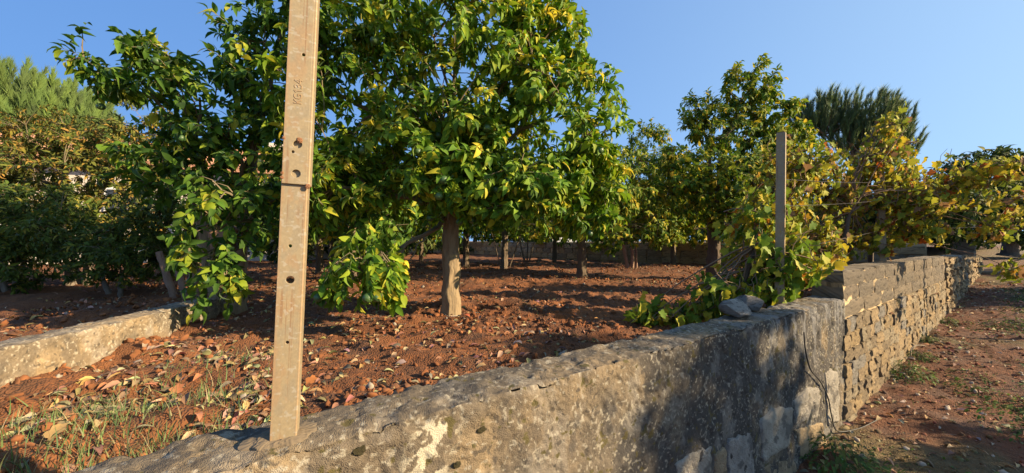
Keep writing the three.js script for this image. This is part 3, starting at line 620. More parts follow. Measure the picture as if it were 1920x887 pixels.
// ------------------------------------------------------------------ trees round about
const OLIVE = [[[0.15, 0.170, 0.03], 30], [[0.085, 0.125, 0.022], 34], [[0.24, 0.215, 0.035], 18], [[0.38, 0.25, 0.05], 12], [[0.44, 0.25, 0.06], 6]];
const OLIVE_GREEN = [[[0.068, 0.110, 0.023], 30], [[0.105, 0.163, 0.026], 30], [[0.189, 0.231, 0.032], 14], [[0.357, 0.315, 0.053], 5]];
const WOOD = [[[0.050, 0.080, 0.020], 30], [[0.075, 0.115, 0.024], 30], [[0.13, 0.17, 0.03], 15], [[0.25, 0.23, 0.045], 6]];
const put = (px, d, y = SOIL) => { const p = atDepth(px, 450, d); return [p.x, y - 0.03, p.z]; };
tree({ name: 'pomegranate_tree', label: 'pomegranate tree turning orange and bronze beyond the low plot wall', category: 'tree', at: put(150, 6.3), r: 0.09, fork: 0.9, seed: 61, leaf: 0.085, twigs: 1250, perTwig: [14, 20], pal: OLIVE, shapes: smallShapes, dull: true, bark: greyBark, hang: 0.1,
  stems: [{ lean: [-0.3, 0], r: 0.07, h: 1.0 }, { lean: [0.3, 0.1], r: 0.06, h: 1.0, off: [0.12, 0] }, { lean: [0.0, 0.3], r: 0.05, h: 1.1, off: [0, 0.12] }],
  blobs: [[0.1, 1.75, 0.2, 1.4, 0.65, 1.0, 1.4], [-0.9, 2.15, 0, 1.2, 0.7, 0.9, 1.2], [0.9, 2.1, 0.1, 0.75, 0.65, 0.8, 0.9], [1.15, 2.7, 0.1, 0.45, 0.55, 0.5, 0.4], [-0.2, 2.5, 0, 1.0, 0.45, 0.8, 0.8], [-1.6, 1.7, 0.3, 0.9, 0.7, 0.8, 0.8], [-0.8, 1.0, 0.3, 1.1, 0.55, 0.7, 1.0], [0.7, 1.0, 0.3, 0.9, 0.5, 0.7, 0.9]] });
tree({ name: 'garden_shrub', label: 'dense dark green shrub behind the plot wall, sunlit on its crest', category: 'shrub', at: put(215, 4.9), r: 0.03, fork: 0.35, seed: 67, leaf: 0.075, twigs: 420, perTwig: [14, 20], pal: OLIVE_GREEN, shapes: smallShapes, dull: true, bark: greyBark, hang: 0.1,
  stems: [{ lean: [-0.2, 0], r: 0.03, h: 0.35 }, { lean: [0.2, 0.1], r: 0.03, h: 0.35, off: [0.1, 0] }],
  blobs: [[0.1, 0.55, 0, 0.75, 0.42, 0.6, 1], [0.6, 0.75, 0, 0.6, 0.5, 0.5, 0.8], [-0.5, 0.8, 0.1, 0.5, 0.35, 0.5, 0.5]] });
tree({ name: 'garden_shrub', label: 'loose green shrub at the shaded end of the neighbouring yard', category: 'shrub', at: put(20, 5.0), r: 0.03, fork: 0.4, seed: 71, leaf: 0.085, twigs: 560, perTwig: [14, 20], pal: OLIVE_GREEN, shapes: smallShapes, dull: true, bark: greyBark, hang: 0.1,
  stems: [{ lean: [-0.2, 0], r: 0.035, h: 0.45 }, { lean: [0.2, 0.1], r: 0.03, h: 0.45, off: [0.1, 0] }],
  blobs: [[-0.3, 0.45, 0, 0.95, 0.45, 0.6, 1.2], [-0.3, 0.75, 0, 0.85, 0.45, 0.6, 1], [0.35, 1.1, 0, 0.7, 0.5, 0.5, 0.9], [-0.8, 1.2, 0.1, 0.7, 0.55, 0.6, 0.8]] });
tree({ name: 'garden_shrub', label: 'pinkish leaning stems and thin foliage at the end of the low plot wall', category: 'shrub', at: put(338, 4.6), r: 0.04, fork: 0.55, seed: 73, leaf: 0.08, twigs: 150, perTwig: [10, 14], pal: OLIVE_GREEN, shapes: smallShapes, dull: true, bark: pinkBark, hang: 0.15,
  stems: [{ lean: [-0.22, 0.05], r: 0.042, h: 0.62 }, { lean: [0.02, 0.1], r: 0.032, h: 0.62, off: [0.14, 0.02] }, { lean: [-0.05, -0.1], r: 0.03, h: 0.7, off: [0.2, -0.05] }],
  blobs: [[-0.3, 1.15, 0, 0.5, 0.35, 0.4, 1], [0.3, 1.25, 0, 0.5, 0.35, 0.4, 1]] });
// woods behind the far wall and behind the plot on the other side
const B = 'broadleaf trees on the terrace behind the orchard';
[[620, 14, 4.2, 1.8], [730, 17, 4.4, 2.2], [890, 21, 4.6, 2.6], [1010, 24, 5.0, 2.6], [1120, 20, 3.9, 2.4], [1215, 17.5, 3.3, 1.8], [1330, 15, 3.6, 1.8], [1410, 16, 3.4, 1.8], [520, 12, 3.6, 1.6]].forEach(([px, d, h, w], i) => {
  const a = put(px, d), ter = beyondFar(a[0], a[2]) * FSIGN > 0.8; if (ter) a[1] = 1.47;
  const R = rng(880 + i);
  tree({ name: 'broadleaf_tree', label: ter ? 'shaded broadleaf tree on the terrace behind the far stone wall' : 'shaded broadleaf tree at the back of the orchard, inside the far wall', at: a, r: 0.11, fork: 0.8, seed: 900 + i, leaf: 0.22, twigs: 260, perTwig: [10, 15], pal: WOOD, dull: true, bark: greyBark, blobs: lobes(w, 0.0, h, R, 7), group: ter ? B : 'broadleaf trees inside the orchard at its back' });
});
const SH = 'bushes along the top of the far wall';
[[560, 19, 1.9], [650, 20, 1.6], [760, 20.5, 1.8], [840, 20, 1.5], [925, 19.5, 1.7], [985, 21, 1.2], [1110, 16.5, 1.6], [1165, 15.5, 1.5], [1235, 17, 1.7], [1300, 17, 1.9], [1365, 13.5, 1.6], [1440, 13, 1.9], [1500, 12, 1.8], [1560, 10.6, 1.5], [1640, 10.0, 1.7], [1720, 9.6, 2.0], [1785, 9.7, 2.3]].forEach(([px, d, h], i) => {
  const a = put(px, d), ter = beyondFar(a[0], a[2]) * FSIGN > 0.8; a[1] = ter ? 1.47 : SOIL;
  tree({ name: 'terrace_bush', label: 'dark rounded bush growing along the back wall of the orchard', category: 'bush', at: a, r: 0.03, fork: 0.3, seed: 1301 + i, leaf: 0.17, twigs: 170, perTwig: [10, 15], pal: WOOD, dull: true, bark: greyBark, group: SH, blobs: lobes(1.7, -0.05, h, rng(1350 + i), 5) });
});
// pines
const needleTuft = (() => { const R = rng(990), pos = [], idx = []; for (let i = 0; i < 90; i++) { const a = R() * 6.283, t = 0.2 + 0.4 * R(), d = V(Math.cos(a) * Math.sin(t), Math.cos(t), Math.sin(a) * Math.sin(t)), l = 0.30 + 0.14 * R(), s = d.clone().cross(V(R(), R(), R())).normalize().multiplyScalar(0.018), b = V((R() - 0.5) * 0.05, 0.75 * R(), (R() - 0.5) * 0.05), k = pos.length / 3, e = b.clone().addScaledVector(d, l); pos.push(b.x - s.x, b.y - s.y, b.z - s.z, b.x + s.x, b.y + s.y, b.z + s.z, e.x, e.y, e.z); idx.push(k, k + 1, k + 2); } const g = new THREE.BufferGeometry(); g.setAttribute('position', new THREE.Float32BufferAttribute(pos, 3)); g.setIndex(idx); g.computeVertexNormals(); return g; })();
const needleMat = new THREE.MeshPhysicalMaterial({ color: lin(1, 1, 1), roughness: 0.85, transmission: 0.25, thickness: 0, side: THREE.DoubleSide });
function pine(label, at, r, h, blobs, n, size, pal, seed) {
  const R = rng(seed), root = thing('pine_tree', label, 'tree', at), tr = [], nodes = [];
  const pts = curve(V(0, -0.2, 0), V(0.2, h, 0), V(0.25, 0, 0), 8, R, 0.08); tr.push(tube(pts, taper(8, r, r * 0.55), 10));
  mesh('trunk', mergeGeometries(tr), bark([0.22, 0.15, 0.10]), root);
  const limbs = [];
  for (const b of blobs) { const c = V(b[0], b[1] - b[4] * 0.4, b[2]), pp = curve(pts[6 + Math.floor(R() * 3)], c, V(0, -0.15, 0), 6, R, 0.1); limbs.push(tube(pp, taper(6, r * 0.5, r * 0.14), 6)); for (let i = 0; i < 9; i++) { const q = sampleBlob(b, R), s = pp[3 + Math.floor(R() * 4)]; limbs.push(tube(curve(s, q, V(0, -0.1, 0), 4, R, 0.05), taper(4, r * 0.14, r * 0.05), 4)); } }
  mesh('branches', mergeGeometries(limbs), bark([0.20, 0.14, 0.10]), root);
  const ws = blobs.reduce((a, b) => a + b[6], 0), list = [];
  for (const b of blobs) { const k = Math.round(n * b[6] / ws); for (let i = 0; i < k; i++) { const p = sampleBlob(b, R), o = p.clone().sub(V(b[0], b[1] - b[4], b[2])).normalize(); const d = o.multiplyScalar(0.45).add(V(0, 0.9, 0)).add(V(R() - 0.5, R() - 0.5, R() - 0.5).multiplyScalar(0.45)).normalize(); list.push([p, d, size * (0.7 + 0.6 * R()), pick(pal, R)]); } }
  const im = shadows(new THREE.InstancedMesh(needleTuft, needleMat, list.length)), q = new THREE.Quaternion(), c = new THREE.Color(), M = new THREE.Matrix4();
  list.forEach(([p, d, s, k], i) => { q.setFromUnitVectors(V(0, 1, 0), d); M.compose(p, q, V(s, s * 1.2, s)); im.setMatrixAt(i, M); const t = 0.8 + 0.4 * R(); im.setColorAt(i, c.setRGB(k[0] * t, k[1] * t, k[2] * t)); });
  im.name = 'needles'; im.userData.kind = 'stuff'; root.add(im);
}
const PINE = [[[0.095, 0.145, 0.045], 3], [[0.125, 0.180, 0.05], 3], [[0.165, 0.225, 0.06], 2]], PINE_GREEN = [[[0.085, 0.150, 0.025], 3], [[0.115, 0.185, 0.03], 3], [[0.07, 0.115, 0.025], 2]];  // second palette: purer, slightly deeper green for the broad pine
pine('spreading umbrella pine with upswept needle clumps rising behind the grapevines', [12.8, 1.45, -14.2], 0.16, 3.6, [[0.1, 4.7, 0, 1.5, 0.75, 1.3, 1.5], [-1.2, 4.6, 0.2, 0.95, 0.7, 0.9, 1], [1.2, 4.4, 0.1, 1.0, 0.75, 0.9, 1], [0.7, 3.5, 0.2, 1.1, 0.6, 0.8, 0.8], [-0.2, 3.7, 0.4, 0.9, 0.6, 0.8, 0.6], [1.8, 3.6, 0, 0.7, 0.6, 0.7, 0.4]], 820, 0.50, PINE, 1001);
pine('broad green pine rising above the pomegranate tree', [-24.5, 0.9, -18], 0.3, 5.2, [[0, 6.3, 0, 4.2, 2.1, 3.5, 2], [2.6, 5.2, 0.4, 2.4, 1.8, 2.2, 1.2], [-2.5, 5.8, 0, 3.0, 2.0, 2.6, 1], [0.5, 4.6, 0.8, 3.2, 1.6, 2.4, 1.2]], 3000, 0.85, PINE_GREEN, 1011);
// trees at the end of the track
tree({ name: 'carob_tree', label: 'dark round-headed tree beyond the end of the track', at: [20.0, 1.1, -15.0], r: 0.22, fork: 1.2, seed: 1101, leaf: 0.24, twigs: 700, perTwig: [11, 16], pal: WOOD, dull: true, bark: greyBark, blobs: [[0, 2.7, 0, 2.6, 1.4, 2.2, 1.4], [-1.4, 3.0, 0.2, 1.6, 1.2, 1.6, 0.9], [1.8, 2.4, 0, 1.8, 1.3, 1.8, 0.9], [-2.2, 1.3, 0.3, 1.6, 1.0, 1.4, 0.8], [0.8, 1.2, 0.4, 2.2, 1.0, 1.6, 0.8]] });
// the trees across the track, whose shade falls on the wall
const S = 'roadside trees across the track';
tree({ name: 'roadside_tree', label: 'leafy roadside tree across the track, opposite the blackened wall face', at: [8.6, 0.0, -0.25], r: 0.14, fork: 1.5, seed: 1201, leaf: 0.15, twigs: 760, perTwig: [12, 17], pal: WOOD, dull: true, bark: greyBark, group: S, blobs: [[0, 4.1, 0.15, 1.1, 0.8, 0.75, 0.9], [0.2, 3.1, 0.1, 1.1, 0.8, 0.80, 1.1], [-0.2, 2.3, 0.25, 0.9, 0.6, 0.72, 0.9], [-0.3, 2.1, -0.75, 0.9, 0.45, 0.6, 0.8], [-0.1, 1.95, -1.2, 0.9, 0.45, 0.5, 0.7], [0.4, 1.7, 0.2, 0.9, 0.4, 0.9, 0.6]] });
tree({ name: 'roadside_tree', label: 'taller roadside tree across the track, opposite the old rubble wall', at: [16.2, 0.3, -5.1], r: 0.16, fork: 1.6, seed: 1211, leaf: 0.17, twigs: 420, perTwig: [12, 17], pal: WOOD, dull: true, bark: greyBark, group: S, blobs: [[0, 4.2, 0, 1.4, 1.0, 1.2, 1.2], [0.2, 3.0, 0.1, 1.4, 0.9, 1.1, 1.1], [-0.2, 5.2, 0, 1.0, 0.8, 0.9, 0.8]] });

tree({ name: 'roadside_tree', label: 'broad roadside tree across the track, beyond the end of the rubble wall', at: [19.5, 0.6, -7.6], r: 0.18, fork: 1.4, seed: 1221, leaf: 0.18, twigs: 420, perTwig: [12, 17], pal: WOOD, dull: true, bark: greyBark, group: S, blobs: [[0, 2.6, 0, 1.8, 1.1, 1.7, 1.4], [0.2, 3.9, 0.1, 1.5, 1.0, 1.3, 1.1]] });


tree({ name: 'added_shade_bush', label: 'wide low bush across the track, added out of view to shade it', category: 'bush', at: [12.2, 0.2, -2.7], r: 0.05, fork: 0.5, seed: 1241, leaf: 0.15, twigs: 420, perTwig: [11, 15], pal: WOOD, dull: true, bark: greyBark, stems: [{ lean: [-0.3, 0], r: 0.05, h: 0.6 }, { lean: [0.3, 0.1], r: 0.045, h: 0.6, off: [0.15, 0] }], blobs: [[0, 1.4, 0, 1.0, 0.8, 1.0, 1.2], [0.1, 1.7, -1.0, 0.9, 0.7, 0.8, 0.9], [0, 1.5, 1.0, 0.9, 0.7, 0.8, 0.9], [0.1, 2.2, 0.1, 0.8, 0.45, 0.8, 0.6]] });  // out-of-view bush, added so its shade falls on the track

// ------------------------------------------------------------------ steel posts
const font = await new FontLoader().loadAsync('fonts/droid/droid_sans_regular.typeface.json');
const steelTex = colorTex(256, 1024, (u, v) => {
  const bl = fbm(u * 3, v * 70, 4, 1303), fi = fbm(u * 9, v * 260, 3, 1301), ru = smooth(0.54, 0.72, fbm(u * 2.2, v * 34, 4, 1305));
  let c = mixc([0.255, 0.205, 0.125], [0.305, 0.24, 0.142], fi); c = mixc(c, [0.235, 0.20, 0.138], smooth(0.45, 0.65, bl) * 0.5);
  c = mixc(c, [0.31, 0.180, 0.085], ru * 0.35);
  const edge = smooth(0.12, 0.02, u) + smooth(0.88, 0.98, u); c = mixc(c, [0.33, 0.195, 0.095], clamp(edge * (0.2 + 0.9 * bl), 0, 1) * 0.6);
  const run = smooth(0.60, 0.70, fbm(u * 16, v * 7, 3, 1309)) * smooth(0.45, 0.6, fbm(u * 2, v * 12, 2, 1311)); c = mixc(c, [0.20, 0.105, 0.05], run * 0.6);
  const scr = smooth(0.70, 0.74, fbm(u * 5 + v * 30, v * 300, 2, 1313)); c = mixc(c, [0.36, 0.33, 0.27], scr * 0.5);
  const k = 0.88 + 0.24 * fbm(u * 18, v * 520, 2, 1307); return c.map((q) => q * k);
});
const steel = new THREE.MeshStandardMaterial({ map: steelTex, metalness: 0.15, roughness: 0.6 });
const rust = new THREE.MeshStandardMaterial({ color: lin(0.20, 0.095, 0.045), roughness: 0.95 });
function angleBar(w, fl, th, y0, y1, holes, uvOff = 0) {        // front plate with holes (faces +z) and a flange going back on the +x side
  const sh = new THREE.Shape(); sh.moveTo(-w / 2, y0); sh.lineTo(w / 2 - th, y0); sh.lineTo(w / 2 - th, y1); sh.lineTo(-w / 2, y1); sh.closePath();
  for (const [x, y, d] of holes) { const h = new THREE.Path(); h.absarc(x, y, d / 2, 0, Math.PI * 2, true); sh.holes.push(h); }
  const f = new THREE.ExtrudeGeometry(sh, { depth: th - 0.0016, bevelEnabled: true, bevelThickness: 0.0008, bevelSize: 0.0008, bevelSegments: 2, curveSegments: 18 }); f.translate(0, 0, -th + 0.0008);
  const fs = new THREE.Shape(); const x0 = w / 2 - th + 0.0009, x1 = w / 2, r = 0.003; fs.moveTo(x0, 0); fs.lineTo(x1 - r, 0); fs.quadraticCurveTo(x1, 0, x1, -r); fs.lineTo(x1, -fl); fs.lineTo(x0, -fl); fs.closePath();
  const fg = new THREE.ExtrudeGeometry(fs, { depth: y1 - y0, bevelEnabled: false, curveSegments: 4 }); fg.rotateX(-Math.PI / 2); fg.translate(0, y0, 0); // shape y -> -z ; depth -> y
  const flip = fg.attributes.position; for (let i = 0; i < flip.count; i++) flip.setZ(i, -flip.getZ(i));
  const ix = []; for (let i = 0; i < flip.count; i += 3) ix.push(i, i + 2, i + 1); fg.setIndex(ix);
  const a = f.toNonIndexed ? (f.index ? f.toNonIndexed() : f) : f, b = fg.toNonIndexed(); b.computeVertexNormals();
  const g = mergeGeometries([a, b]), p = g.attributes.position, uv = g.attributes.uv;
  for (let i = 0; i < p.count; i++) uv.setXY(i, (p.getX(i) + p.getZ(i) * 0.8) / w + 0.5, p.getY(i) * 0.55 + uvOff);
  return g;
}
{
  const base = onY(531, 829, LOW + 0.006), Y = (py) => base.y * 0 + (EYE + (452 - py) * (0.896 / F)) - base.y, K = 0.896 / F;
  const post = thing('steel_post', 'tall weathered angle-iron post with punched holes and stamped KG134, standing on the rendered wall', 'post', [base.x, base.y, base.z], TH - 0.22);
  post.rotation.z = -0.033;
  const jy = Y(345), lower = mesh('lower_bar', angleBar(0.0545, 0.043, 0.006, -0.12, jy + 0.16, [[-0.004, Y(461), 0.009], [-0.001, Y(524), 0.0195], [-0.001, Y(640), 0.009]]), steel, post);
  lower.position.set(0, 0, 0);
  const upper = mesh('upper_bar', angleBar(0.0580, 0.044, 0.007, jy, Y(-330), [[0.004, Y(101), 0.009], [0.000, Y(271), 0.0205], [-0.009, Y(286), 0.008], [-0.0005, Y(326), 0.0205]], 0.37), steel, post);
  upper.position.set(0.003, 0, 0.0075);
  const tg = new TextGeometry('KG134', { font, size: 0.0165, depth: 0.0007, curveSegments: 4, bevelEnabled: true, bevelThickness: 0.0004, bevelSize: 0.0003, bevelSegments: 1 }); tg.computeBoundingBox(); const bb = tg.boundingBox; tg.translate(-(bb.min.x + bb.max.x) / 2, -(bb.min.y + bb.max.y) / 2, 0);
  const tx = mesh('stamped_lettering', tg, steel, post); tx.rotation.z = Math.PI / 2; tx.position.set(-0.001, Y(172), 0.0074); tx.scale.set(0.92, 1, 1);
  const weld = (x, y, s, k) => { const g = new THREE.IcosahedronGeometry(s, 3), p = g.attributes.position; for (let i = 0; i < p.count; i++) { const n = 1 + 0.35 * (fbm(p.getX(i) * 700 + k, p.getY(i) * 700 + p.getZ(i) * 500, 2, k) - 0.5) * 2; p.setXYZ(i, p.getX(i) * n, p.getY(i) * n, p.getZ(i) * 0.45 * n); } g.computeVertexNormals(); const m = mesh('weld_bead', g, rust, post); m.position.set(x, y, 0.0075); };
  weld(0.007, Y(263), 0.0065, 3); weld(0.028, jy - 0.004, 0.006, 5); weld(-0.026, Y(335), 0.004, 7); weld(-0.026, Y(327), 0.0035, 9); weld(-0.026, Y(262), 0.0035, 13);
}
{ // mortar set round the foot of the post
  const base = onY(531, 829, LOW), g = mergeVertices((() => { const i = new THREE.IcosahedronGeometry(1, 6); i.deleteAttribute('uv'); i.deleteAttribute('normal'); return i; })()), q = g.attributes.position, uv = [];
  for (let i = 0; i < q.count; i++) { const x = q.getX(i), y = q.getY(i), z = q.getZ(i), n = 1 + 0.7 * (fbm(x * 2.2 + 4, z * 2.2 + y, 4, 1321) - 0.5); q.setXYZ(i, x * n * 0.075, y * n * 0.016, z * n * 0.055); uv.push(x * 0.08, z * 0.08); }
  g.setAttribute('uv', new THREE.Float32BufferAttribute(uv, 2)); g.computeVertexNormals();
  const m = mesh('mortar_collar', g, new THREE.MeshStandardMaterial({ color: lin(0.17, 0.13, 0.085), map: grainMap, roughness: 1, bumpMap: grainBump, bumpScale: 0.006 }), lowWall);
  m.position.set(along(base.x, base.z), LOW + 0.004, -inward(base.x, base.z) - 0.02);
}
function smallPost(px, py, base, h, turn, label, lean = 0) {
  const p = thing('steel_post', label, 'post', base, turn, 'trellis posts'); p.rotation.z = lean;
  mesh('bar', angleBar(0.062, 0.05, 0.006, -0.2, h, Array.from({ length: 7 }, (_, i) => [0.004, 0.12 + i * h / 7, 0.009])), steel, p);
  mesh('cap', new THREE.BoxGeometry(0.05, 0.006, 0.044), rust, p).position.set(-0.003, h + 0.0036, -0.026);
  return p;
}
const p2 = wallPoint(3.16, 0.26, LOW - 0.25); smallPost(0, 0, p2.toArray(), 1.60, -0.72, 'steel trellis post with rusty sunlit edge rising from vine leaves near the step', -0.015);
const p3 = wallPoint(6.05, 0.18, HIGH); smallPost(0, 0, p3.toArray(), 1.35, -0.62, 'dark trellis post among yellow vine leaves on the block wall', 0.01);
const p4 = V(7.9, outHeight(7.9, -4.5) - 0.03, -4.5); smallPost(0, 0, p4.toArray(), 2.9, 0.2, 'trellis post standing across the track at the end of the wires');
// wires strung between the posts
const wireMat = new THREE.MeshStandardMaterial({ color: lin(0.10, 0.095, 0.09), metalness: 0.6, roughness: 0.5 });
[[2.2, 2.45], [1.98, 2.2], [1.62, 1.9]].forEach(([a, b], i) => {
  const A = p2.clone().setY(a - 0.1), M = p3.clone().setY(a + 0.12), C = p4.clone().setY(b), pts = [...curve(A, M, V(0, -0.012, 0), 8, rng(1)), ...curve(M, C, V(0, -0.03, 0), 10, rng(1)).slice(1)];
  tag(mesh('trellis_wire', tube(pts, pts.map(() => 0.0022), 5), wireMat), ['top trellis wire carrying the yellow vine leaves', 'middle trellis wire through the yellow vine leaves', 'lowest trellis wire just above the block wall'][i], 'wire', 'trellis wires');
});

// ------------------------------------------------------------------ grapevines
function vine(label, at, trunk, blobs, nLeaf, pal, seed, parts, leafLen = 0.105) {
  const R = rng(seed), root = thing('grapevine', label, 'vine', at, 0, 'grapevines on the trellis'), canes = [], leaves = [];
  const tp = trunk.map((p) => V(...p)), tr = []; for (let i = 0; i < tp.length - 1; i++) tr.push(...curve(tp[i], tp[i + 1], V((R() - 0.5) * 0.04, 0, (R() - 0.5) * 0.04), 4, R, 0.015).slice(i ? 1 : 0));
  mesh('trunk', tube(tr, tr.map((_, i) => lerp(0.034, 0.016, i / tr.length) * (0.85 + 0.3 * R())), 8), darkBark, root);
  const ws = blobs.reduce((a, b) => a + (b[6] || 1), 0);
  for (const b of blobs) {
    const n = Math.max(3, Math.round(nLeaf * (b[6] || 1) / ws / 11));
    for (let i = 0; i < n; i++) {
      const e = sampleBlob(b, R), s0 = V(b[0], b[1], b[2]).add(V((R() - 0.5) * b[3], (R() - 0.5) * b[4] * 0.6, (R() - 0.5) * b[5])), pts = curve(s0, e, V((R() - 0.5) * 0.2, 0.05 - 0.12 * R(), (R() - 0.5) * 0.2), 6, R, 0.035);
      canes.push(tube(pts, taper(6, 0.0055, 0.0022), 4, false));
      if (i % 4 === 0) canes.push(tube(curve(tr[tr.length - 1 - Math.floor(R() * 4)], s0, V(0, 0.06, 0), 6, R, 0.03), taper(6, 0.009, 0.004), 5, false));
      for (let j = 0; j < 11; j++) {
        const t = 0.12 + 0.88 * j / 11, k = Math.min(5, Math.floor(t * 6)), p = pts[k].clone().lerp(pts[k + 1], t * 6 - k).add(V(R() - 0.5, R() - 0.6, R() - 0.5).multiplyScalar(0.16));
        const d = V(R() - 0.5, -0.25 - 0.45 * R(), R() - 0.5), up = V((R() - 0.5) * 1.3 + 0.5, 0.25 + 0.4 * R(), 0.5 + (R() - 0.5) * 1.2), len = leafLen * (0.5 + 0.75 * R());
        leaves.push({ m: leafMatrix(p, d, up, len, R), c: pick(pal, R), len, at: p });
      }
    }
  }
  mesh('canes', mergeGeometries(canes), twigCane, root);
  foliage(root, leaves, vineShapes, parts, R, 'leaf', massDull, 0.0);
}
const twigCane = new THREE.MeshStandardMaterial({ color: lin(0.20, 0.125, 0.075), roughness: 0.85 });
{
  const a = wallPoint(3.0, 0.55, SOIL); a.y = gy(a.x, a.z);
  vine('low grapevine with large green leaves spilling round the rock on the wall', a.toArray(), [[0, -0.05, 0], [0.05, 0.3, 0.02], [0.2, 0.7, 0]], [[0.0, 0.30, 0.0, 0.50, 0.28, 0.28, 1.2], [0.35, 0.55, 0.05, 0.45, 0.40, 0.25, 1.1], [-0.45, 0.12, -0.05, 0.42, 0.16, 0.26, 0.7], [0.25, 0.95, -0.1, 0.4, 0.35, 0.3, 0.5]], 1250, VINE_GREEN, 1401, 220, 0.085);
  const b = wallPoint(4.3, 0.75, SOIL); b.y = gy(b.x, b.z);
  vine('yellowing grapevine between the rusty-edged post and the dark vine trunk', b.toArray(), [[0, -0.05, 0], [0.03, 0.5, 0], [0.0, 1.1, 0.05]], [[0.05, 1.15, 0.05, 0.50, 0.50, 0.30, 1.3], [-0.25, 0.65, 0.1, 0.40, 0.40, 0.25, 0.9], [0.2, 0.45, 0.1, 0.5, 0.3, 0.2, 0.6], [0.35, 1.60, 0, 0.50, 0.38, 0.3, 0.9], [0.45, 0.75, 0.15, 0.35, 0.35, 0.2, 0.7]], 2100, VINE, 1411, 280, 0.068);
  const c = wallPoint(5.55, 0.45, SOIL); c.y = gy(c.x, c.z);
  vine('grapevine with thick black trunk and gold leaves climbing highest behind the block wall', c.toArray(), [[0, -0.05, 0], [-0.02, 0.6, 0], [0.03, 1.0, 0.05], [0.1, 1.35, 0]], [[0.1, 1.35, -0.15, 0.60, 0.45, 0.3, 1.2], [0.45, 1.75, -0.1, 0.45, 0.40, 0.3, 0.9], [-0.25, 1.50, -0.1, 0.4, 0.40, 0.25, 0.7], [0.75, 1.25, 0.1, 0.45, 0.42, 0.3, 1.0], [0.35, 0.80, -0.1, 0.60, 0.32, 0.25, 0.9], [-0.3, 0.75, -0.15, 0.45, 0.35, 0.2, 0.6], [0.55, 2.15, 0.05, 0.20, 0.30, 0.2, 0.22]], 2500, VINE, 1421, 290, 0.068);
  const d = wallPoint(6.7, 0.45, SOIL); d.y = gy(d.x, d.z);
  vine('grapevine reaching out along the wires over the track, leaves bronze and yellow', d.toArray(), [[0, -0.05, 0], [0, 0.6, 0.05], [0.05, 1.2, 0.15]], [[0.05, 1.45, 0.40, 0.55, 0.55, 0.3, 1.3], [0.45, 1.40, 0.70, 0.45, 0.50, 0.3, 1.1], [0.1, 1.95, 0.3, 0.4, 0.3, 0.25, 0.5], [0.0, 0.85, 0.65, 0.40, 0.25, 0.25, 0.6], [0.60, 1.55, 0.95, 0.42, 0.10, 0.2, 0.32], [0.45, 0.85, 1.05, 0.35, 0.30, 0.2, 0.40], [0.75, 1.15, 1.05, 0.35, 0.14, 0.2, 0.25], [0.35, 0.42, 1.2, 0.20, 0.20, 0.15, 0.14]], 1350, VINE, 1431, 280, 0.072);
}

// ------------------------------------------------------------------ things on the wall and on the ground
const cutR = rng(2024), cuts = Array.from({ length: 26 }, () => [V(cutR() - 0.5, cutR() - 0.5, cutR() - 0.5).normalize(), 0.62 + 0.28 * cutR()]);
function rock(name, label, at, sx, sy, sz, seed, mat, group) {
  const g = mergeVertices((() => { const i = new THREE.IcosahedronGeometry(1, 7); i.deleteAttribute('uv'); i.deleteAttribute('normal'); return i; })()), p = g.attributes.position, uv = [];
  for (let i = 0; i < p.count; i++) {
    const x = p.getX(i), y = p.getY(i), z = p.getZ(i);
    const n = 1 + 0.55 * (fbm(x * 1.3 + seed, y * 1.3 + z * 1.1, 3, seed) - 0.5) + 0.16 * (fbm(x * 5 + z * 3, y * 6 + seed, 3, seed + 3) - 0.5);
    const w = V(x, y, z); for (let k = 0; k < 13; k++) { const [nn, dd] = cuts[(k + seed * 3) % 26], e = w.dot(nn) - dd; if (e > 0) w.addScaledVector(nn, -e); }
    p.setXYZ(i, w.x * (1 + (n - 1) * 0.5) * sx * 1.25, Math.max(w.y * (1 + (n - 1) * 0.5) * 1.25, -0.72) * sy, w.z * (1 + (n - 1) * 0.5) * sz * 1.25); uv.push(x + z * 0.3, y + z * 0.4);
  }
  g.setAttribute('uv', new THREE.Float32BufferAttribute(uv, 2));
  const m = mesh(name, toCreasedNormals(g, 0.45), mat); m.position.set(...at); m.rotation.y = seed; tag(m, label, 'rock', group); return m;
}
const greyRock = stoneMats([[0.50, 0.485, 0.45]])[0], darkRock = stoneMats([[0.30, 0.29, 0.28]])[0];
{ const q = onY(1388, 596, LOW); rock('loose_rock', 'jagged pale grey rock lying on the rendered wall by the vine', [q.x, LOW + 0.045, q.z - 0.05], 0.105, 0.050, 0.080, 4, greyRock);
  const r = onY(1425, 588, LOW); rock('loose_rock', 'rounder darker rock tucked behind the jagged one on the wall', [r.x, LOW + 0.045, r.z - 0.11], 0.075, 0.050, 0.06, 9, darkRock); }
{ // black cable hanging down the wall face
  const px = [[1500, 622], [1503, 655], [1512, 690], [1530, 712], [1546, 745], [1552, 775], [1562, 805], [1580, 835], [1600, 862]];
  const pts = px.map(([x, y], i) => { const [s, yy] = onFace(x, y); return wallPoint(s, i < 7 ? -0.022 : -0.03 - (i - 6) * 0.06, Math.max(yy, faceGround(s) + 0.02)); });
  const c = new THREE.CatmullRomCurve3(pts); tag(mesh('cable', new THREE.TubeGeometry(c, 60, 0.0045, 6), new THREE.MeshStandardMaterial({ color: lin(0.02, 0.02, 0.02), roughness: 0.6 })), 'thin black cable running down the rendered wall near the step', 'cable');
}
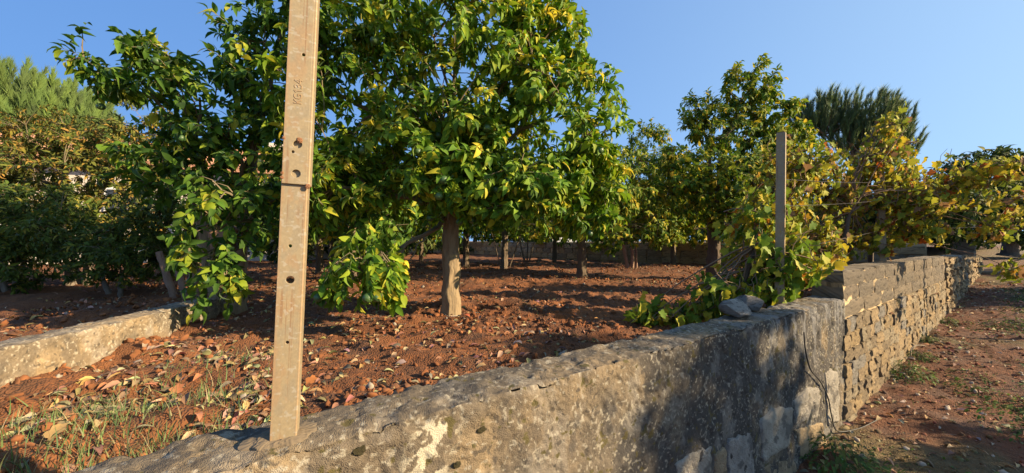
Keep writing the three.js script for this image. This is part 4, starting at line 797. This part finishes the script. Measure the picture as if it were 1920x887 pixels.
{ // irrigation hose by the trunk
  const P = (px, py) => { const q = onY(px, py, SOIL); q.y = gy(q.x, q.z) + 0.012; return q; };
  const c = new THREE.CatmullRomCurve3([P(832, 600), P(845, 597).add(V(0, 0.03, 0.14)), P(862, 600), P(870, 607), P(866, 614), P(856, 618)]);
  tag(mesh('irrigation_hose', new THREE.TubeGeometry(c, 40, 0.0035, 6), new THREE.MeshStandardMaterial({ color: lin(0.26, 0.24, 0.21), roughness: 0.6 })), 'thin pale irrigation hose curling round the foot of the pale trunk', 'hose');
}
// moss cushions on the render
{ const mm = new THREE.MeshStandardMaterial({ color: lin(0.085, 0.07, 0.022), roughness: 1, bumpMap: grainBump, bumpScale: 0.02 });
  [[672, 846, 0.013], [903, 806, 0.010], [857, 872, 0.009]].forEach(([x, y, s], i) => {
    const g = new THREE.IcosahedronGeometry(1, 5), p = g.attributes.position; for (let k = 0; k < p.count; k++) { const n = 1 + 1.3 * (fbm(p.getX(k) * 3 + i * 5, p.getY(k) * 3 + p.getZ(k) * 2, 4, 1500 + i) - 0.5); p.setXYZ(k, p.getX(k) * n * s * 1.2, p.getY(k) * n * s * 0.9, p.getZ(k) * n * s * 0.5); } g.computeVertexNormals();
    const [ss, yy] = onFace(x, y), q = wallPoint(ss, 0.0, yy), m = mesh('moss_cushion', g, mm); m.position.copy(q); m.rotation.y = TH; tag(m, 'dark brown moss cushion clinging to the rendered wall', 'moss', 'moss cushions on the render');
  }); }

// leaf litter, clods and stones on the soil
function scatter(name, geo, mat, list, label, category) {
  const im = shadows(new THREE.InstancedMesh(geo, mat, list.length)), c = new THREE.Color();
  list.forEach((l, i) => { im.setMatrixAt(i, l.m); im.setColorAt(i, c.setRGB(...l.c)); });
  im.name = name; scene.add(im); tag(im, label, category, null, 'stuff'); return im;
}
const dryLeaf = leafShape(0.44, 0.55, 0.35, 4, 0.9);
const dryMat = new THREE.MeshPhysicalMaterial({ color: 0xffffff, map: veinTex, roughness: 0.9, transmission: 0.15, thickness: 0, side: THREE.DoubleSide });
const DRY = [[[0.36, 0.255, 0.13], 5], [[0.25, 0.155, 0.08], 5], [[0.40, 0.31, 0.18], 2], [[0.20, 0.12, 0.07], 5], [[0.26, 0.22, 0.17], 1], [[0.40, 0.17, 0.07], 0.4]];
{
  const R = rng(1601), list = [], M = new THREE.Matrix4(), E = new THREE.Euler(), Q = new THREE.Quaternion();
  const add = (x, z, y, len) => { E.set((R() - 0.5) * 1.1, R() * 6.28, (R() - 0.5) * 1.1); Q.setFromEuler(E); list.push({ m: M.clone().compose(V(x, y + len * 0.10, z), Q, V(len, len, len)), c: pick(DRY, R).map((k) => k * (0.7 + 0.6 * R())) }); };
  for (let i = 0; i < 17000; i++) {
    const far = R(), z = -lerp(0.3, 13, far * far * 0.6 + far * 0.4), x = lerp(-1, 1, R()) * (2.2 - z * 0.75);
    if (!inOrchard(x, z) || inward(x, z) < 0.26) continue;
    const dens = 0.22 + 0.75 * smooth(0.42, 0.62, fbm(x * 0.9, z * 0.9, 2, 1607)) + (x < -0.8 && z > -4 ? 0.25 : 0); if (R() > dens + (x > -2.1 && x < -0.6 && z < -1.6 && z > -3.6 ? 0.6 : 0)) continue;
    if (x < -2.0 && Math.abs(x - (-2.377 + 0.243 * (z + 1.733))) < 0.25 && z > -3.9) continue;
    add(x, z, soilHeight(x, z), 0.03 + 0.045 * R());
  }
  for (let i = 0; i < 2400; i++) { const p = onY(60 + R() * 480, 585 + R() * 230, SOIL); if (inward(p.x, p.z) < 0.28 || p.x < -2.2 + 0.243 * (p.z + 1.733) || vn(p.x * 4, p.z * 4, 1609) < 0.45) continue; add(p.x, p.z, soilHeight(p.x, p.z), 0.03 + 0.045 * R()); }
  scatter('leaf_litter', dryLeaf, dryMat, list, 'dry fallen leaves scattered over the red orchard soil', 'leaf litter');
  const l2 = []; list.length = 0;
  for (let i = 0; i < 2600; i++) { const s = R() * 13, t = -R() * R() * 5 - 0.04, p = wallPoint(s, t, 0); add(p.x, p.z, outHeight(p.x, p.z), 0.03 + 0.05 * R()); }
  scatter('track_litter', dryLeaf, dryMat, list.slice(), 'dry leaves and straw bits scattered on the earth track', 'leaf litter');
}
{
  const R = rng(1651), M = new THREE.Matrix4(), Q = new THREE.Quaternion(), E = new THREE.Euler(), list = []; const g = (() => { const q = new THREE.IcosahedronGeometry(0.6, 1), pp = q.attributes.position; for (let k = 0; k < pp.count; k++) { const n = 1 + 1.5 * (fbm(pp.getX(k) * 3.1 + 5, pp.getY(k) * 3.1 + pp.getZ(k) * 2.3, 2, 1655) - 0.5); pp.setXYZ(k, pp.getX(k) * n, pp.getY(k) * n, pp.getZ(k) * n); } const m = mergeVertices((q.deleteAttribute('normal'), q.deleteAttribute('uv'), q)); m.computeVertexNormals(); return m; })();
  for (let i = 0; i < 42000; i++) {
    const far = R(), z = -lerp(0.3, 11, far * far), x = lerp(-1, 1, R()) * (2.0 - z * 0.75); if (!inOrchard(x, z) || inward(x, z) < 0.27) continue;
    if (R() > 0.25 + 0.8 * smooth(0.4, 0.62, vn(x * 1.6, z * 1.6, 1653))) continue;
    const s = 0.008 + 0.032 * Math.pow(R(), 4); E.set(R() * 6, R() * 6, R() * 6); const c = soilCol(x, z), k = 0.75 + 0.5 * R(), stone = R() < 0.03;
    const it = { m: M.clone().compose(V(x, soilHeight(x, z) + s * 0.15, z), Q.setFromEuler(E), V(s * (0.7 + 0.8 * R()), s * (0.4 + 0.4 * R()), s * (0.7 + 0.6 * R()))), c: stone ? [0.28, 0.24, 0.19] : c.map((q) => q * k) }; list.push(it);
  }
  scatter('soil_clods', g, new THREE.MeshStandardMaterial({ color: 0xffffff, roughness: 1, bumpMap: grainBump, bumpScale: 0.004 }), list, 'red clods and small pale stones on the tilled soil', 'clods');
  const l2 = [];
  for (let i = 0; i < 5000; i++) { const s = R() * 12 + 1, t = -R() * 5 - 0.03, p = wallPoint(s, t, 0), k = 0.010 + 0.03 * Math.pow(R(), 3); E.set(R() * 6, R() * 6, R() * 6); const c = outCol(p.x, p.z); l2.push({ m: M.clone().compose(V(p.x, outHeight(p.x, p.z) + k * 0.1, p.z), Q.setFromEuler(E), V(k, k * 0.7, k)), c: R() < 0.2 ? [0.38, 0.31, 0.23] : c.map((q) => q * (0.8 + 0.5 * R())) }); }
  scatter('track_gravel', g, new THREE.MeshStandardMaterial({ color: 0xffffff, roughness: 1 }), l2, 'small stones and crumbs of earth on the track', 'gravel');
}
// grass
const blade = (() => { const pos = [], idx = [], n = 4; for (let i = 0; i <= n; i++) { const t = i / n, w = 0.020 * (1 - t * 0.95); pos.push(0.35 * t * t, t * (1 - 0.18 * t), -w, 0.35 * t * t, t * (1 - 0.18 * t), w); } for (let i = 0; i < n; i++) { const a = i * 2; idx.push(a, a + 1, a + 2, a + 1, a + 3, a + 2); } const g = new THREE.BufferGeometry(); g.setAttribute('position', new THREE.Float32BufferAttribute(pos, 3)); g.setIndex(idx); g.computeVertexNormals(); return g; })();
const grassMat = new THREE.MeshPhysicalMaterial({ color: 0xffffff, roughness: 0.75, transmission: 0.35, thickness: 0, side: THREE.DoubleSide });
const GRASS = [[[0.10, 0.17, 0.045], 5], [[0.14, 0.20, 0.055], 4], [[0.07, 0.12, 0.035], 3], [[0.34, 0.28, 0.15], 2], [[0.22, 0.20, 0.08], 2.5]];
{
  const R = rng(1701), M = new THREE.Matrix4(), Q = new THREE.Quaternion(), E = new THREE.Euler(), list = [];
  const tuft = (x, z, n, h, y) => { for (let k = 0; k < n; k++) { const xx = x + (R() - 0.5) * 0.09, zz = z + (R() - 0.5) * 0.09, hh = h * (0.45 + 0.8 * R()); E.set((R() - 0.5) * 0.9, R() * 6.28, (R() - 0.5) * 0.9); list.push({ m: M.clone().compose(V(xx, (y ? y(xx, zz) : soilHeight(xx, zz)) - 0.01, zz), Q.setFromEuler(E), V(hh, hh, hh * (0.7 + 0.5 * R()) + 0.02)), c: pick(GRASS, R).map((q) => q * (0.8 + 0.4 * R())) }); } };
  for (let i = 0; i < 420; i++) {          // the grassy corner near the low wall
    const p = onY(R() * 520, lerp(640, 900, Math.pow(R(), 0.8)), SOIL); if (inward(p.x, p.z) < 0.3 || p.x < -2.3 + 0.243 * (p.z + 1.733)) continue;
    if (vn(p.x * 2.2, p.z * 2.2, 1711) < 0.57) continue; tuft(p.x, p.z, 5, 0.10);
  }
  for (let i = 0; i < 420; i++) { const p = wallPoint(R() * 5 - 1, 0.28 + R() * R() * 0.5, 0); if (vn(p.x * 3, p.z * 3, 1713) < 0.5) continue; tuft(p.x, p.z, 3, 0.06); }
  for (let i = 0; i < 500; i++) { const p = atDepth(CX + (R() - 0.5) * 900, 500, 3 + R() * 8); if (!inOrchard(p.x, p.z) || inward(p.x, p.z) < 0.35) continue; tuft(p.x, p.z, 2, 0.05); }
  scatter('grass', blade, grassMat, list, 'thin green and straw-coloured grass growing along the inside of the walls', 'grass');
  const l2 = [];
  for (let i = 0; i < 2200; i++) { const p = FW0.clone().addScaledVector(FWD, R() * 24).addScaledVector(FWN, FSIGN * (0.45 + R() * R() * 5)); const h = 0.10 + 0.14 * R(); E.set((R() - 0.5) * 0.9, R() * 6.28, (R() - 0.5) * 0.9); l2.push({ m: M.clone().compose(V(p.x, 1.47, p.z), Q.setFromEuler(E), V(h, h, h * 1.6)), c: [[0.34, 0.30, 0.11], [0.28, 0.27, 0.09], [0.40, 0.33, 0.15]][i % 3] }); }
  scatter('terrace_grass', blade, grassMat, l2, 'pale dry grass along the top of the far stone wall', 'grass');
}
// weeds of the track
const weedLeaf = leafShape(0.5, 0.25, 0.5, 3);
const WEED = [[[0.10, 0.165, 0.04], 4], [[0.14, 0.21, 0.045], 3], [[0.075, 0.12, 0.035], 3], [[0.22, 0.24, 0.08], 1]];
function weedLeaves(R, cx, cz, r, h, n, len, hf, lx = 0, ly = 0, lz = 0) {
  const out = [];
  for (let i = 0; i < n; i++) { const a = R() * 6.283, q = Math.sqrt(R()) * r, x = cx + Math.cos(a) * q, z = cz + Math.sin(a) * q, y = hf(x, z) + R() * h * (1 - 0.6 * q / r) + 0.006, d = V(Math.cos(a) + (R() - 0.5), 0.35 * (R() - 0.2), Math.sin(a) + (R() - 0.5)), l = len * (0.6 + 0.7 * R()); const at = V(x - lx, y - ly, z - lz); out.push({ m: leafMatrix(at, d, V((R() - 0.5) * 0.9, 1, (R() - 0.5) * 0.9), l, R), c: pick(WEED, R).map((k) => k * (0.8 + 0.4 * R())), len: l, at }); }
  return out;
}
{
  const R = rng(1801);
  [['bushy green weed clump at the foot of the sunlit rubble', 1690, 706, 0.20, 0.20, 420, 0.035], ['small dark weed tuft where the rubble turns shaded', 1737, 642, 0.09, 0.09, 140, 0.03], ['dark spreading weed at the foot of the blackened wall by the cable', 1568, 868, 0.24, 0.20, 460, 0.04], ['round weed tuft at the foot of the old rubble wall', 1765, 604, 0.12, 0.10, 150, 0.03], ['thin weed sprouting under the lit block courses', 1722, 672, 0.14, 0.10, 170, 0.032]].forEach(([label, px, py, r, h, n, len], k) => {
    let p = onY(px, py, 0.1); for (let q = 0; q < 6; q++) p = onY(px, py, outHeight(p.x, p.z)); if (inward(p.x, p.z) > -r * 0.6) p.addScaledVector(WIN, -r * 0.6 - inward(p.x, p.z));
    const root = thing('weed_clump', label, 'weed', [p.x, outHeight(p.x, p.z), p.z], 0, 'weeds at the foot of the wall');
    const st = []; for (let i = 0; i < 12; i++) { const a = R() * 6.28, e = V(Math.cos(a) * r * 0.6 * R(), h * (0.5 + 0.5 * R()), Math.sin(a) * r * 0.6 * R()); st.push(tube(curve(V(0, -0.03, 0), e, V(0, 0.01, 0), 3, R), taper(3, 0.003, 0.0015), 4, false)); }
    mesh('stems', mergeGeometries(st), twigMat, root);
    foliage(root, weedLeaves(R, p.x, p.z, r, h, n, len, outHeight, p.x, root.position.y, p.z), [weedLeaf], 0, R, 'leaf', massDull);
  });
  const list = [];
  for (let i = 0; i < 620; i++) { const s = 2 + R() * 10, t = -0.5 - R() * 4, p = wallPoint(s, t, 0); if (fbm(p.x * 0.9 + 4, p.z * 0.9, 2, 1811) < 0.47) continue; weedLeaves(R, p.x, p.z, 0.16 + 0.22 * R(), 0.045, 60, 0.038, outHeight).forEach((l) => list.push(l)); }
  scatter('ground_weeds', weedLeaf, massDull, list, 'low green weeds creeping in patches over the track', 'weeds');
  const l2 = [], M = new THREE.Matrix4(), Q = new THREE.Quaternion(), E = new THREE.Euler();
  for (let i = 0; i < 2200; i++) { const s = 1 + R() * 12, p = wallPoint(s, -0.06 - R() * 4.5, 0), h = 0.04 + 0.09 * R(), flat = R() < 0.6; E.set(flat ? 1.35 : (R() - 0.5) * 1.2, R() * 6.28, (R() - 0.5) * 0.9, 'YXZ'); l2.push({ m: M.clone().compose(V(p.x, outHeight(p.x, p.z) + 0.004, p.z), Q.setFromEuler(E), V(h, h, h * 0.8)), c: flat ? [[0.42, 0.33, 0.20], [0.30, 0.20, 0.12], [0.36, 0.30, 0.22]][i % 3] : pick(GRASS, R) }); }
  scatter('track_grass', blade, grassMat, l2, 'sparse grass blades and dry straws on the track', 'grass');
}
{ // a pale dry reed arched over the track
  let p = onY(1708, 668, 0.1); for (let q = 0; q < 6; q++) p = onY(1708, 668, outHeight(p.x, p.z));
  const c = new THREE.CatmullRomCurve3([V(0, -0.02, 0), V(0.0, 0.06, 0), V(0.03, 0.115, 0), V(0.10, 0.135, 0.01), V(0.16, 0.125, 0.02)]).getPoints(16);
  const m = mesh('dry_reed', tube(c, c.map((_, i) => lerp(0.009, 0.002, i / 16)), 5), new THREE.MeshStandardMaterial({ color: lin(0.62, 0.52, 0.36), roughness: 0.8 })); m.position.copy(p).setY(outHeight(p.x, p.z)); tag(m, 'single pale dry reed arching up from the earth track', 'reed');
}
{ // big fallen leaves one can pick out
  const fl = (px, py, len, c, label, turn) => { let p = onY(px, py, SOIL); for (let q = 0; q < 6; q++) p = onY(px, py, soilHeight(p.x, p.z)); const m = mesh('fallen_leaf', vineShapes[1], leafMat(c, 0.02, 0.2)); m.position.set(p.x, soilHeight(p.x, p.z) + len * 0.22, p.z); m.scale.setScalar(len); m.rotation.set(0.5, turn, 0.3); tag(m, label, 'leaf'); };
  fl(575, 722, 0.055, [0.58, 0.22, 0.07], 'curled orange leaf on the soil beside the steel post foot', 0.4);
  fl(330, 745, 0.06, [0.50, 0.20, 0.09], 'reddish dry leaf lying in the grassy corner', 2.0);
  fl(90, 862, 0.06, [0.52, 0.34, 0.14], 'large tan dry leaf in the grass by the wall end', 1.2);
}

// ------------------------------------------------------------------ buildings seen through the leaves
{
  const w = thing('house', 'pale house with terracotta roof glimpsed through the pomegranate foliage', 'house', [-12.5, 0.8, -15.5], 0.35);
  const wallM = new THREE.MeshStandardMaterial({ color: lin(0.50, 0.45, 0.39), roughness: 0.95, bumpMap: grainBump, bumpScale: 0.01 }), roofM = new THREE.MeshStandardMaterial({ color: lin(0.46, 0.24, 0.16), map: stoneTex, roughness: 0.9 }), dark = new THREE.MeshStandardMaterial({ color: lin(0.03, 0.035, 0.04), roughness: 0.25 }), frameM = new THREE.MeshStandardMaterial({ color: lin(0.6, 0.6, 0.58), roughness: 0.6 });
  mesh('wall', new THREE.BoxGeometry(13, 3.2, 6), wallM, w).position.set(0, 1.6, 0);
  const rs = new THREE.Shape(); rs.moveTo(-3.4, 0); rs.lineTo(0, 1.35); rs.lineTo(3.4, 0); rs.lineTo(3.4, 0.14); rs.lineTo(0, 1.5); rs.lineTo(-3.4, 0.14); rs.closePath();
  const rg = new THREE.ExtrudeGeometry(rs, { depth: 13.6, bevelEnabled: false }); rg.translate(0, 0, -6.8); rg.rotateY(Math.PI / 2); const roof = mesh('roof', rg, roofM, w); roof.position.set(0, 3.2, 0);
  const tileG = new THREE.CylinderGeometry(0.07, 0.07, 3.62, 6, 1, true, 0, Math.PI); tileG.rotateZ(-Math.PI / 2); tileG.rotateX(Math.PI / 2);
  const cols = []; for (let i = 0; i < 90; i++) { const g = new THREE.CylinderGeometry(0.075, 0.075, 3.64, 6, 1); g.rotateX(Math.PI / 2 + Math.atan2(1.35, 3.4)); g.translate(-6.7 + i * 0.15, 0.80, 1.71); cols.push(g); }
  mesh('tile_rows', mergeGeometries(cols), roofM, roof).userData.kind = 'stuff';
  mesh('chimney', new THREE.BoxGeometry(0.6, 1.1, 0.6), wallM, roof).position.set(2.2, 1.4, -0.6);
  for (const x of [-4.2, -1.2, 3.6]) { const f = mesh('window', new THREE.BoxGeometry(1.2, 1.3, 0.08), frameM, w); f.position.set(x, 1.9, 3.03); for (const s of [-1, 1]) mesh('pane', new THREE.BoxGeometry(0.5, 1.14, 0.03), dark, f).position.set(s * 0.28, 0, 0.035); }
  const d = mesh('door', new THREE.BoxGeometry(1.0, 2.1, 0.08), new THREE.MeshStandardMaterial({ color: lin(0.22, 0.12, 0.06), roughness: 0.7 }), w); d.position.set(1.3, 1.05, 3.03); mesh('handle', new THREE.SphereGeometry(0.04, 8, 6), frameM, d).position.set(0.38, 0, 0.06);
}
{
  const a = atDepth(1035, 450, 25), w = thing('shed', 'low white corrugated metal shed beyond the far stone wall', 'shed', [a.x, 1.45, a.z], 0.25);
  const cm = new THREE.MeshStandardMaterial({ color: lin(0.60, 0.64, 0.70), roughness: 0.5, metalness: 0.1 });
  mesh('wall', new THREE.BoxGeometry(5.0, 1.0, 2.4), new THREE.MeshStandardMaterial({ color: lin(0.5, 0.52, 0.55), roughness: 0.7 }), w).position.set(0, 0.5, -1.25);
  const n = 60, pos = [], idx = []; for (let i = 0; i <= n; i++) { const x = i / n * 0.62 - 0.31, z = 0.02 * Math.sin(i / n * Math.PI * 2 * 6); pos.push(x, 0, z, x, 0.96, z); } for (let i = 0; i < n; i++) { const k = i * 2; idx.push(k, k + 2, k + 1, k + 1, k + 2, k + 3); }
  const pg = new THREE.BufferGeometry(); pg.setAttribute('position', new THREE.Float32BufferAttribute(pos, 3)); pg.setIndex(idx); pg.computeVertexNormals();
  for (let i = 0; i < 8; i++) { const p = mesh('panel', pg, cm, w); p.position.set(-2.17 + i * 0.62, 0.02, 0.03); }
  const r = mesh('roof', new THREE.BoxGeometry(5.3, 0.06, 2.9), cm, w); r.position.set(0, 1.05, -1.2); r.rotation.x = 0.06;
}
{ // the pale pillar where the old wall ends
  const p = wallPoint(FAR + 0.5, 0.3, 0), y0 = outBase(p.x, p.z) - 0.1, w = thing('gate_pillar', 'pale squared stone pillar at the far end of the boundary wall', 'pillar', [p.x, y0, p.z], TH), R = rng(1901);
  for (let i = 0; i < 5; i++) { const b = mesh('block', blockShapes[i], paleStones[i % 3], w); b.scale.set(0.46, 0.215, 0.42); b.position.set((R() - 0.5) * 0.02, 0.1 + i * 0.205, (R() - 0.5) * 0.02); b.rotation.y = (R() - 0.5) * 0.06; }
}

renderer.render(scene, camera);
